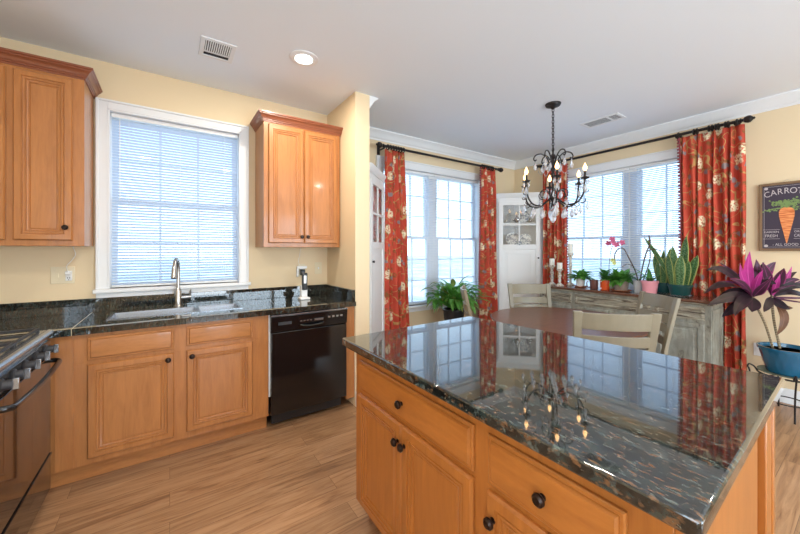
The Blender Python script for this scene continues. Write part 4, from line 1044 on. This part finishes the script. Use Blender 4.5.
# pink pot
t = plantpot('potted_plant', 'strap-leaved plant in a pink ceramic pot beside the snake plants', 4.02, 1.368, ZS, .056, .070, .14, M['pinkceramic'], 'potted plants on the sideboard', 'plant', .02)
build('soil', MB().lathe([(0, 0), (.06, 0)], T(4.02, 1.368, ZS + .12), 20), M['soil'], t)
mb = MB()
for az, e, L_, w_ in ((1.6, 1.1, .26, .045), (2.2, .9, .18, .05), (5.0, 1.0, .2, .06), (4.4, .9, .17, .055), (3.4, .8, .14, .05), (.4, 1.2, .2, .05), (4.9, 1.25, .16, .05)): mb.leaf((4.02, 1.368, ZS + .12), az, e, L_, w_, .7, .2)
build('leaves', mb, M['leafdeep'], t)

# snake plants
def snake(x, y, hw_, leaves, label, seed):
    t = thing('snake_plant', label, 'plant', (x, y, ZS), 'snake plants on the sideboard')
    build('pot', MB().lathe([(0, 0), (hw_ * .78, 0), (hw_, .10), (hw_ + .008, .10), (hw_ + .008, .118), (hw_ - .006, .118), (hw_ - .008, .096)], T(x, y, ZS), 24), M['tealplastic'], t)
    build('soil', MB().lathe([(0, 0), (hw_ - .007, 0)], T(x, y, ZS + .097), 20), M['soil'], t)
    build('saucer', MB().lathe([(hw_ * .78, .001), (hw_ * 1.02, .012), (hw_ * 1.05, .02), (hw_ * 1.0, .02), (hw_ * .80, .003)], T(x, y, ZS), 24), M['clearglass'], t)
    mb = MB(); rnd = random.Random(seed)
    for (dx, dy, az, e, L_, w_, dr) in leaves:
        # broad upright blade facing the room
        base = Vector((x + dx, y + dy, ZS + .09)); tip = Vector((0, math.sin(az), 0)); vs = []; uvs = []; n = 10; p = base; fc_ = rnd.uniform(-.5, .5)
        side = Vector((.25 + fc_ * .5, 1, 0)).normalized(); fs = []
        for i in range(n + 1):
            tt = i / n; lean = az * (1 + dr * tt); d = Vector((.0, 0, 1)) * math.cos(lean) + Vector((-.1, 1, 0)).normalized() * math.sin(lean)
            if i: p = p + d * L_ / n
            sd = (side - d * side.dot(d)).normalized(); wd = w_ * .5 * (.55 + .45 * math.sin(min(1, tt * 1.9) * PI / 2)) * (1 if tt < .6 else max(.04, math.cos((tt - .6) / .4 * PI / 2) ** .75))
            nn = d.cross(sd); vs += [p - sd * wd + nn * wd * .3, p, p + sd * wd + nn * wd * .3]
        for i in range(n):
            a = i * 3; t0, t1 = i / n, (i + 1) / n; fs += [(a, a + 1, a + 4, a + 3), (a + 1, a + 2, a + 5, a + 4)]; uvs += [[(0, t0), (.5, t0), (.5, t1), (0, t1)], [(.5, t0), (1, t0), (1, t1), (.5, t1)]]
        mb.add(vs, fs, uvs)
    o = build('leaves', mb, M['snake'], t); md = o.modifiers.new('thickness', 'SOLIDIFY'); md.thickness = .003
# (dx, dy, lean toward +Y(left) , e, length, width, bend)
snake(4.20, 1.305, .078, [(0, .03, .14, 0, .32, .06, .3), (.02, .0, .02, 0, .36, .065, .1), (-.02, .03, .06, 0, .25, .06, 0), (0, -.03, -.06, 0, .38, .06, .0), (.03, .02, .20, 0, .25, .055, .2), (-.03, -.01, 0, 0, .28, .07, 0)], 'snake plant in a dark teal pot, further from the red curtain', 1)
snake(4.09, 1.143, .092, [(.0, -.03, -.04, 0, .50, .085, .0), (-.05, .04, .10, 0, .33, .075, .3), (.02, .03, .08, 0, .40, .075, .1), (-.055, -.015, -.02, 0, .31, .09, .1), (.01, -.06, -.22, 0, .32, .09, .0), (.04, .0, -.10, 0, .40, .065, 0), (0, .06, .12, 0, .28, .065, .3), (.03, .05, .34, 0, .56, .045, .7), (-.03, -.05, -.10, 0, .26, .08, .0)], 'snake plant in a dark teal pot touching the wide red curtain', 2)

# ---------------------------------------------------------------- leafy floor-stand plant by the left nook window
px_, py_ = 2.86, 3.0
t = thing('plant_stand', 'dark round stand lifting the leafy plant beside the left nook window', 'plant stand', (px_, py_, 0))
build('top', MB().lathe([(0, .36), (.15, .36), (.15, .38), (0, .38)], T(px_, py_, 0), 28), M['iron'], t)
for k in range(3): a = k * 2.094; build('leg', MB().tube([(px_ + .12 * math.cos(a), py_ + .12 * math.sin(a), .36), (px_ + .14 * math.cos(a), py_ + .14 * math.sin(a), .001)], .012, 8), M['iron'], t)
t = thing('potted_houseplant', 'large leafy green houseplant in a black pot by the left nook window', 'plant', (px_, py_, .381))
build('pot', MB().lathe([(0, 0), (.10, 0), (.13, .24), (.138, .24), (.138, .262), (.125, .262), (.122, .235)], T(px_, py_, .381), 28), M['darkplastic'], t)
build('soil', MB().lathe([(0, 0), (.122, 0)], T(px_, py_, .381 + .236), 20), M['soil'], t)
rnd = random.Random(5); mb = MB(); st = MB(); mp = MB()
for i in range(230):
    az = rnd.uniform(0, 2 * PI); e = rnd.uniform(.35, 1.5); b0 = Vector((px_, py_, .66)) + Vector((math.cos(az), math.sin(az), 0)) * rnd.uniform(0, .07)
    L_ = rnd.uniform(.07, .30); d = Vector((math.cos(az) * math.cos(e), math.sin(az) * math.cos(e), math.sin(e))); q_ = b0 + d * L_; q_.y = min(q_.y, 3.12)
    st.tube([b0, q_], .003, 5); (mb if i % 7 else mp).leaf(q_, az if q_.y < 3.1 else -az, e * .75, rnd.uniform(.15, .24), rnd.uniform(.042, .062), rnd.uniform(.6, 1.8), .25, 7, .6, rnd.uniform(-.3, .3))
build('leaves', mb, M['leaf'], t); build('yellowing_leaves', mp, M['leafpale'], t); build('stems', st, M['leaf'], t)

# ---------------------------------------------------------------- cordyline in the blue pot on its iron stand
bx_, by_ = 4.17, .47
t = thing('iron_plant_stand', 'low dark iron stand with a round ring under the blue pot', 'plant stand', (bx_, by_, 0))
def ring(mb, cx, cy, z, r, th, n=40): mb.tube([(cx + r * math.cos(2 * PI * k / n), cy + r * math.sin(2 * PI * k / n), z) for k in range(n + 1)], th, 6, caps=False)
mb = MB(); ring(mb, bx_, by_, .335, .165, .007); ring(mb, bx_, by_, .12, .12, .005)
for k in range(3):
    a = k * 2 * PI / 3 + .5; c_, s_ = math.cos(a), math.sin(a)
    mb.tube([(bx_ - .165 * c_, by_ - .165 * s_, .335), (bx_ + .165 * c_, by_ + .165 * s_, .335)], .004, 6)
build('ring_frame', mb, M['iron'], t)
for k in range(4):
    a = k * PI / 2 + .35; c_, s_ = math.cos(a), math.sin(a); P = lambda r_, z: (bx_ + r_ * c_, by_ + r_ * s_, z)
    build('leg', MB().tube(curve_pts([P(.165, .335), P(.185, .37), P(.215, .385), P(.225, .36), P(.215, .34), P(.19, .2), P(.185, .008)], 5), .006, 8), M['iron'], t)
solo('plant_saucer', MB().lathe([(0, .3425), (.10, .3425), (.165, .352), (.168, .360), (.162, .360), (.098, .349), (0, .349)], T(bx_, by_, 0), 36), M['metalgreen'], 'greenish saucer between iron stand and blue pot', 'saucer')
t = thing('blue_plant_pot', 'blue glazed planter with a diamond relief, holding the purple plant', 'pot', (bx_, by_, .35))
# fluted diamond relief on the side
mb = MB(); n = 72; prof = [(0, .350), (.105, .350), (.112, .356)] + [(.112 + .045 * k / 14, .356 + .180 * k / 14) for k in range(1, 15)] + [(.168, .540), (.170, .562), (.158, .562), (.152, .530), (0, .530)]
vs = []; m_ = len(prof)
for i in range(n):
    a = 2 * PI * i / n
    for k, (r_, z_) in enumerate(prof):
        rr_ = r_ + (.004 * abs(math.sin(a * 9 + (z_ - .356) * 20)) * abs(math.sin(a * 9 - (z_ - .356) * 20)) if 3 <= k <= 15 else 0); vs.append((bx_ + rr_ * math.cos(a), by_ + rr_ * math.sin(a), z_))
mb.add(vs, [(i * m_ + k, ((i + 1) % n) * m_ + k, ((i + 1) % n) * m_ + k + 1, i * m_ + k + 1) for i in range(n) for k in range(m_ - 1)])
build('glazed_body', mb, M['blueceramic'], t)
build('soil', MB().lathe([(0, .532), (.150, .532)], T(bx_, by_, 0), 30), M['soil'], t)
cp_ = thing('cordyline_plant', 'tall plant with dark plum and magenta leaves on two bare canes', 'plant', (bx_, by_, .5))
rv = Vector((math.cos(AZ), -math.sin(AZ), 0)); fv = Vector((math.sin(AZ), math.cos(AZ), 0))
def cam_pt(x, y, D):
    """point seen at photo position x, y at distance D along the view direction"""
    p = Vector((math.sin(AZ), math.cos(AZ), 0)) * D + Vector((math.cos(AZ), -math.sin(AZ), 0)) * ((x - 400) / 335 * D); p.z = 1.36 + (250 - y) / 335 * D; return p
def blade(mb, a, m, b, w_, nrm=(-.82, -.5, .3), fold=.22, n=10, peak=.45):
    """leaf blade along the curve a-m-b whose face is turned to nrm"""
    a, m, b = Vector(a), Vector(m), Vector(b); c = m * 2 - (a + b) / 2; nrm = Vector(nrm).normalized(); vs = []; fs = []; uvs = []
    for i in range(n + 1):
        t = i / n; p = a * (1 - t) ** 2 + c * 2 * t * (1 - t) + b * t * t; d = ((c - a) * (1 - t) + (b - c) * t).normalized()
        sd = d.cross(nrm).normalized(); up = sd.cross(d).normalized(); f = math.sin(PI * t ** (math.log(.5) / math.log(peak))) ** .85 if 0 < t < 1 else 0
        wd = max(w_ * .5 * f, .006 if t < .5 else .001); wv = .004 * math.sin(t * 9)
        vs += [p - sd * wd + up * (fold * wd + wv), p, p + sd * wd + up * (fold * wd - wv)]
    for i in range(n):
        k = i * 3; t0, t1 = i / n, (i + 1) / n; fs += [(k, k + 1, k + 4, k + 3), (k + 1, k + 2, k + 5, k + 4)]; uvs += [[(0, t0), (.5, t0), (.5, t1), (0, t1)], [(.5, t0), (1, t0), (1, t1), (.5, t1)]]
    mb.add(vs, fs, uvs)
D1, D2 = 2.80, 2.80
H1 = cam_pt(753, 297, D1); H2 = cam_pt(772, 297, D2); B1 = Vector((4.17, .545, .54)); B2 = Vector((4.18, .505, .54))
build('cane', MB().tube(curve_pts([B1, B1.lerp(H1, .5) + Vector((0, -.01, 0)), H1 - Vector((0, 0, .02)), H1 + Vector((0, 0, .05))], 8), .0085, 10), M['cane'], cp_)
build('cane', MB().tube(curve_pts([B2, B2.lerp(H2, .5) + Vector((0, .01, 0)), H2 - Vector((0, 0, .02)), H2 + Vector((0, 0, .05))], 8), .0085, 10), M['cane'], cp_)
dk, md_, pk, th_ = MB(), MB(), MB(), MB()
def leafs(mb, H, D, rows):
    for (mx_, my_, tx, ty, dd, w_, *nn) in rows:
        blade(mb, H, cam_pt(mx_, my_, D - dd * .5), cam_pt(tx, ty, D - dd), w_, nn[0] if nn else (-.82, -.5, .3))
leafs(dk, H1, D1, ((727, 272, 706, 271, .10, .062), (729, 285, 704, 294, .28, .085, (-.5, -.3, .9)), (731, 297, 707, 306, .30, .080), (737, 306, 722, 317, .22, .085), (735, 292, 716, 300, .05, .07), (752, 304, 752, 312, .16, .11), (764, 284, 776, 284, .12, .07), (745, 281, 733, 274, -.12, .07), (758, 278, 764, 262, -.05, .065), (741, 302, 735, 316, .30, .08)))
leafs(dk, H2, D2, ((790, 286, 815, 290, .15, .060), (790, 292, 812, 300, .1, .05), (783, 281, 797, 272, -.05, .06), (766, 280, 757, 270, .0, .06), (779, 304, 790, 309, .12, .07), (768, 304, 764, 312, .15, .06)))
leafs(md_, H1, D1, ((765, 274, 776, 262, .02, .075), (757, 276, 756, 259, -.03, .07), (743, 285, 729, 279, .15, .06), (760, 290, 772, 278, .15, .065)))
leafs(md_, H2, D2, ((779, 279, 784, 268, .08, .075), (767, 276, 762, 262, .05, .065), (786, 283, 800, 280, .1, .06)))
leafs(pk, H1, D1, ((748, 274, 750, 251, .10, .066), (743, 278, 740, 263, .13, .045), (757, 281, 763, 270, .12, .045)))
leafs(pk, H2, D2, ((784, 283, 792, 266, .06, .042), (776, 285, 780, 274, .1, .04)))
leafs(th_, H1, D1, ((735, 274, 713, 260, .05, .022), (738, 284, 716, 282, .18, .020)))
leafs(th_, H2, D2, ((788, 287, 812, 277, .12, .022), (790, 298, 815, 298, .12, .018), (785, 300, 806, 303, .02, .018), (776, 290, 795, 285, .12, .02)))
build('dark_leaves', dk, M['dracdark'], cp_); build('purple_leaves', md_, M['dracmid'], cp_); build('magenta_leaves', pk, M['dracpink'], cp_); build('narrow_leaves', th_, M['dracmid'], cp_)
dl = MB(); blade(dl, cam_pt(776, 305, D2), cam_pt(784, 318, D2 - .05), cam_pt(777, 335, D2 - .06), .06); blade(dl, cam_pt(774, 303, D2), cam_pt(783, 307, D2 - .06), cam_pt(793, 308, D2 - .1), .05)
build('dry_leaf', dl, M['dryleaf'], cp_)

# wall outlet right of the curtain
t = thing('wall_outlet', 'white double outlet low on the wall beside the blue pot', 'outlet', (XR, .655, .43), 'wall outlets')
build('cover', MB().box(XR - .006, XR - .0005, .598, .712, .375, .492), M['whiteplastic'], t, bevel=.002)
build('socket', MB().box(XR - .008, XR - .006, .665, .695, .395, .472).box(XR - .008, XR - .006, .615, .645, .395, .472), M['whiteplastic'], t)

# ---------------------------------------------------------------- carrot sign
pc, pw = .505, .34; py0, py1, pz0, pz1 = pc - pw / 2, pc + pw / 2, 1.352, 1.964
M['slate'] = mat('sign_purple_slate', (.052, .038, .060), .7)
M['frame'] = mat('sign_brown_frame', (.22, .13, .065), .6)
M['signink'] = mat('sign_cream_ink', (.55, .50, .50), .7)
M['carrot'] = mat('sign_carrot_orange', (.78, .24, .07), .7); g = N(M['carrot']); g.color(g.ramp(g.noise(g.co((1, 2, 16)), 6, 3), [(.4, (.62, .15, .04)), (.6, (.85, .34, .12))]))
M['tops'] = mat('sign_leaf_green', (.20, .30, .10), .7)
pt = thing('carrot_sign', 'framed dark purple sign with an orange carrot and cream lettering', 'picture', (XR, pc, pz0))
fx = XR - .001; fb = .022
build('frame', MB().box(fx - .03, fx, py0, py0 + fb, pz0, pz1).box(fx - .03, fx, py1 - fb, py1, pz0, pz1).box(fx - .03, fx, py0 + fb, py1 - fb, pz0, pz0 + fb).box(fx - .03, fx, py0 + fb, py1 - fb, pz1 - fb, pz1), M['frame'], pt, bevel=.003)
build('board', MB().box(fx - .016, fx, py0 + fb, py1 - fb, pz0 + fb, pz1 - fb), M['slate'], pt)
zc = (pz0 + pz1) / 2; sf = fx - .0168
ca = MB(); vs = [(sf, pc, 1.42)]; prof = [(1.42, .002), (1.47, .011), (1.53, .022), (1.60, .035), (1.66, .045), (1.70, .046), (1.725, .038), (1.74, .018)]
pts = [(pc + r_, z_) for z_, r_ in prof] + [(pc - r_, z_) for z_, r_ in prof[::-1]]; n = len(pts)
ca.add([(sf, y, z) for y, z in pts] + [(sf - .003, y, z) for y, z in pts], [list(range(n)), [n + i for i in range(n)][::-1]] + [(i, (i + 1) % n, n + (i + 1) % n, n + i) for i in range(n)])
build('carrot_picture', ca, M['carrot'], pt, smooth=False)
tp = MB(); rnd = random.Random(3)
for k in range(15):
    a = -1.35 + 2.7 * k / 14; L_ = rnd.uniform(.09, .15) * (1 if abs(a) < 1 else 1.15); tip = Vector((sf - .002, pc + math.sin(a) * L_, 1.735 + math.cos(a) * L_ * .62 - (.05 if abs(a) > 1.1 else 0)))
    b0 = Vector((sf - .002, pc, 1.735)); tp.tube([b0, b0.lerp(tip, .5) + Vector((0, 0, .012)), tip], .0016, 4)
    for j in range(9):
        q_ = b0.lerp(tip, .35 + .65 * j / 8) + Vector((0, rnd.uniform(-.013, .013), rnd.uniform(-.010, .013))); tp.lathe([(0, 0), (rnd.uniform(.005, .009), .0006), (0, .0012)], T(q_.x, q_.y, q_.z) @ R(-PI / 2, 'Y'), 6)
build('carrot_tops', tp, M['tops'], pt, smooth=False)


def text(s_, y, z, size, parent, m, sx=1.0, rot=0.0, name='lettering'):
    cu = bpy.data.curves.new('txt', 'FONT'); cu.body = s_; cu.align_x = 'CENTER'; cu.align_y = 'CENTER'; cu.size = size; cu.extrude = .0006; cu.resolution_u = 3
    ob = bpy.data.objects.new('txt', cu); C.objects.link(ob); dg = bpy.context.evaluated_depsgraph_get(); me = bpy.data.meshes.new_from_object(ob.evaluated_get(dg)); bpy.data.objects.remove(ob)
    # text x -> -Y, text y -> +Z, normal -> -X
    Mx = Matrix(((0, 0, -1, sf - .001), (-sx, 0, 0, y), (0, 1, 0, z), (0, 0, 0, 1))) @ R(rot, 'Z')
    mb = MB(); mb.add([Mx @ v.co for v in me.vertices], [list(p.vertices) for p in me.polygons]); bpy.data.meshes.remove(me)
    return mb
tt = MB(); word = 'CARROTS'
for k, chh in enumerate(word):
    u = (k - 3) / 3; m1 = text(chh, pc - u * .118, 1.862 + .022 * (1 - u * u), .074, pt, None, .78, -u * .22); tt.add(m1.v, m1.f)
build('title_lettering', tt, M['signink'], pt, smooth=False)
tt = MB()
for s_, y, z, sz, sx in (('GARDEN', pc + .092, 1.522, .024, .95), ('FRESH', pc + .092, 1.487, .036, .8), ('ORGANIC', pc - .092, 1.522, .024, .9), ('CARROTS', pc - .092, 1.487, .036, .62), ('- ALL GOOD -', pc, 1.408, .032, .85)):
    m1 = text(s_, y, z, sz, pt, None, sx); tt.add(m1.v, m1.f)
build('small_lettering', tt, M['signink'], pt, smooth=False)
ln = MB()
for s_ in (1, -1):
    for z_ in (1.543, 1.460): ln.box(sf - .001, sf, pc + s_ * .092 - .052, pc + s_ * .092 + .052, z_, z_ + .002)
i_ = .012; a0, a1, b0, b1 = py0 + fb + i_, py1 - fb - i_, pz0 + fb + i_, pz1 - fb - i_
ln.box(sf - .001, sf, a0, a1, b0, b0 + .002).box(sf - .001, sf, a0, a1, b1, b1 + .002).box(sf - .001, sf, a0, a0 + .002, b0, b1).box(sf - .001, sf, a1, a1 + .002, b0, b1)
for yy in (a0, a1):
    for zz_ in (b0, b1): ln.lathe([(0, 0), (.012, 0), (.012, .001), (0, .001)], T(sf, yy + (.012 if yy == a0 else -.012), zz_ + (.012 if zz_ == b0 else -.012)) @ R(-PI / 2, 'Y'), 12)
build('border_lines', ln, M['signink'], pt, smooth=False)
build('hanger', MB().tube(curve_pts([(fx - .012, pc + .025, pz1), (fx - .006, pc, pz1 + .022), (fx - .012, pc - .025, pz1)], 5), .0012, 5), M['nickel'], pt)

# ---------------------------------------------------------------- chandelier
cx, cy = 2.985, 1.79
ch = thing('chandelier', 'dark iron six-candle chandelier with crystal drops over the dining table', 'chandelier', (cx, cy, H_))
build('canopy', MB().lathe([(0, -.052), (.012, -.05), (.022, -.035), (.062, -.020), (.070, -.006), (.070, -.001)], T(cx, cy, H_), 28), M['iron'], ch)
cm = MB(); z = 2.69; k = 0
while z > 2.315:
    pts = []; 
    for j in range(13):
        a = 2 * PI * j / 12; u, v_ = .0105 * math.cos(a), .018 * math.sin(a); pts.append((cx + (u if k % 2 else 0), cy + (0 if k % 2 else u), z - .012 + v_ * 1.0))
    cm.tube(pts, .0034, 6, caps=False); z -= .0265; k += 1
build('chain', cm, M['iron'], ch)
build('column', MB().lathe([(0, 2.315), (.008, 2.31), (.008, 2.27), (.022, 2.255), (.024, 2.235), (.010, 2.215), (.009, 2.10), (.02, 2.08), (.012, 2.05), (.009, 1.90), (.024, 1.885), (.030, 1.862), (.030, 1.838), (.018, 1.825), (.010, 1.80), (.014, 1.785), (0, 1.775)][::-1], T(cx, cy, 0), 18), M['iron'], ch)
def drop(p, s=1.0, kind=0):
    mb = MB(); s = s * 1.5
    Mx = T(*p)
    mb.lathe([(0, 0), (.0045 * s, -.006 * s), (0, -.012 * s)], Mx, 6)
    if kind == 0: mb.lathe([(0, -.013 * s), (.004 * s, -.020 * s), (.011 * s, -.042 * s), (.010 * s, -.052 * s), (.004 * s, -.060 * s), (0, -.063 * s)], Mx, 8)
    else: mb.lathe([(0, -.013 * s), (.006 * s, -.022 * s), (.003 * s, -.055 * s), (0, -.06 * s)], Mx, 6)
    build('crystal_drop', mb, M['crystal'], ch)
A0 = math.atan2(fv.y, fv.x)
for k in range(6):
    # lamp direction: angle measured so that cos is away from the viewer, sin to the right
    a = math.radians(18 + 60 * k); d = fv * math.cos(a) + rv * math.sin(a); d.normalize(); O = Vector((cx, cy, 0)); P = lambda r_, z_: O + d * r_ + Vector((0, 0, z_))
    side = Vector((-d.y, d.x, 0))
    build('arm', MB().tube(curve_pts([P(.02, 1.855), P(.07, 1.815), P(.14, 1.775), P(.215, 1.79), P(.262, 1.85), P(.272, 1.92), P(.28, 1.985)], 7), .0076, 8).tube(curve_pts([P(.225, 1.795), P(.26, 1.78), P(.285, 1.795), P(.28, 1.815)], 4), .004, 6).tube(curve_pts([P(.268, 1.87), P(.30, 1.87), P(.312, 1.89)], 4), .0035, 6)
          .tube(curve_pts([P(.02, 1.86), P(.05, 1.91), P(.10, 1.925), P(.135, 1.895), P(.125, 1.855), P(.095, 1.85)], 5), .0042, 6), M['iron'], ch)
    cu = build('candle_cup', MB().lathe([(.006, 1.983), (.030, 1.99), (.036, 2.002), (.032, 2.002), (.014, 1.996), (.014, 2.012), (0, 2.012)], T(P(.28, 0).x, P(.28, 0).y, 0), 18), M['iron'], ch)
    build('candle_sleeve', MB().lathe([(0, 2.0125), (.0095, 2.0125), (.0095, 2.058), (0, 2.058)], T(P(.28, 0).x, P(.28, 0).y, 0), 12), M['terracotta'] if False else M['iron'], cu)
    build('bulb', MB().lathe([(0, 2.059), (.008, 2.062), (.017, 2.078), (.016, 2.092), (.008, 2.114), (.001, 2.130), (0, 2.132)], T(P(.28, 0).x, P(.28, 0).y, 0), 12), M['bulb'], ch)
    for j in range(4):
        b_ = j * PI / 2; q_ = P(.28, 1.992) + Vector((math.cos(b_), math.sin(b_), 0)) * .032; drop(q_, .62, 1)
    drop(P(.28, 1.975), 1.15); drop(P(.205, 1.785), 1.25); drop(P(.30, 1.79), .8)
    drop(P(.11, 1.77), 1.2); drop(P(.13, 1.85), .9); drop(P(.075, 1.93), .9)
    # upper scroll between the lamps
    a2 = a + PI / 6; d2 = fv * math.cos(a2) + rv * math.sin(a2); Q = lambda r_, z_: O + d2 * r_ + Vector((0, 0, z_))
    build('upper_scroll', MB().tube(curve_pts([Q(.008, 2.10), Q(.03, 2.17), Q(.055, 2.235), Q(.10, 2.275), Q(.15, 2.268), Q(.17, 2.235), Q(.158, 2.215), Q(.145, 2.225)], 6), .0058, 8), M['iron'], ch)
    c2 = MB(); drop(Q(.158, 2.215), 1.0); drop(Q(.06, 2.20), .9)
    pts = [Q(.158 - .10 * t_, 2.21 - .10 * math.sin(PI * t_) - .06 * t_) for t_ in [i / 9 for i in range(10)]]
    c2.tube(pts, .0012, 5)
    for p_ in pts: c2.lathe([(0, -.005), (.0045, 0), (0, .005)], T(*p_), 6)
    build('bead_strand', c2, M['crystal'], ch)
drop((cx, cy, 1.775), 1.7)
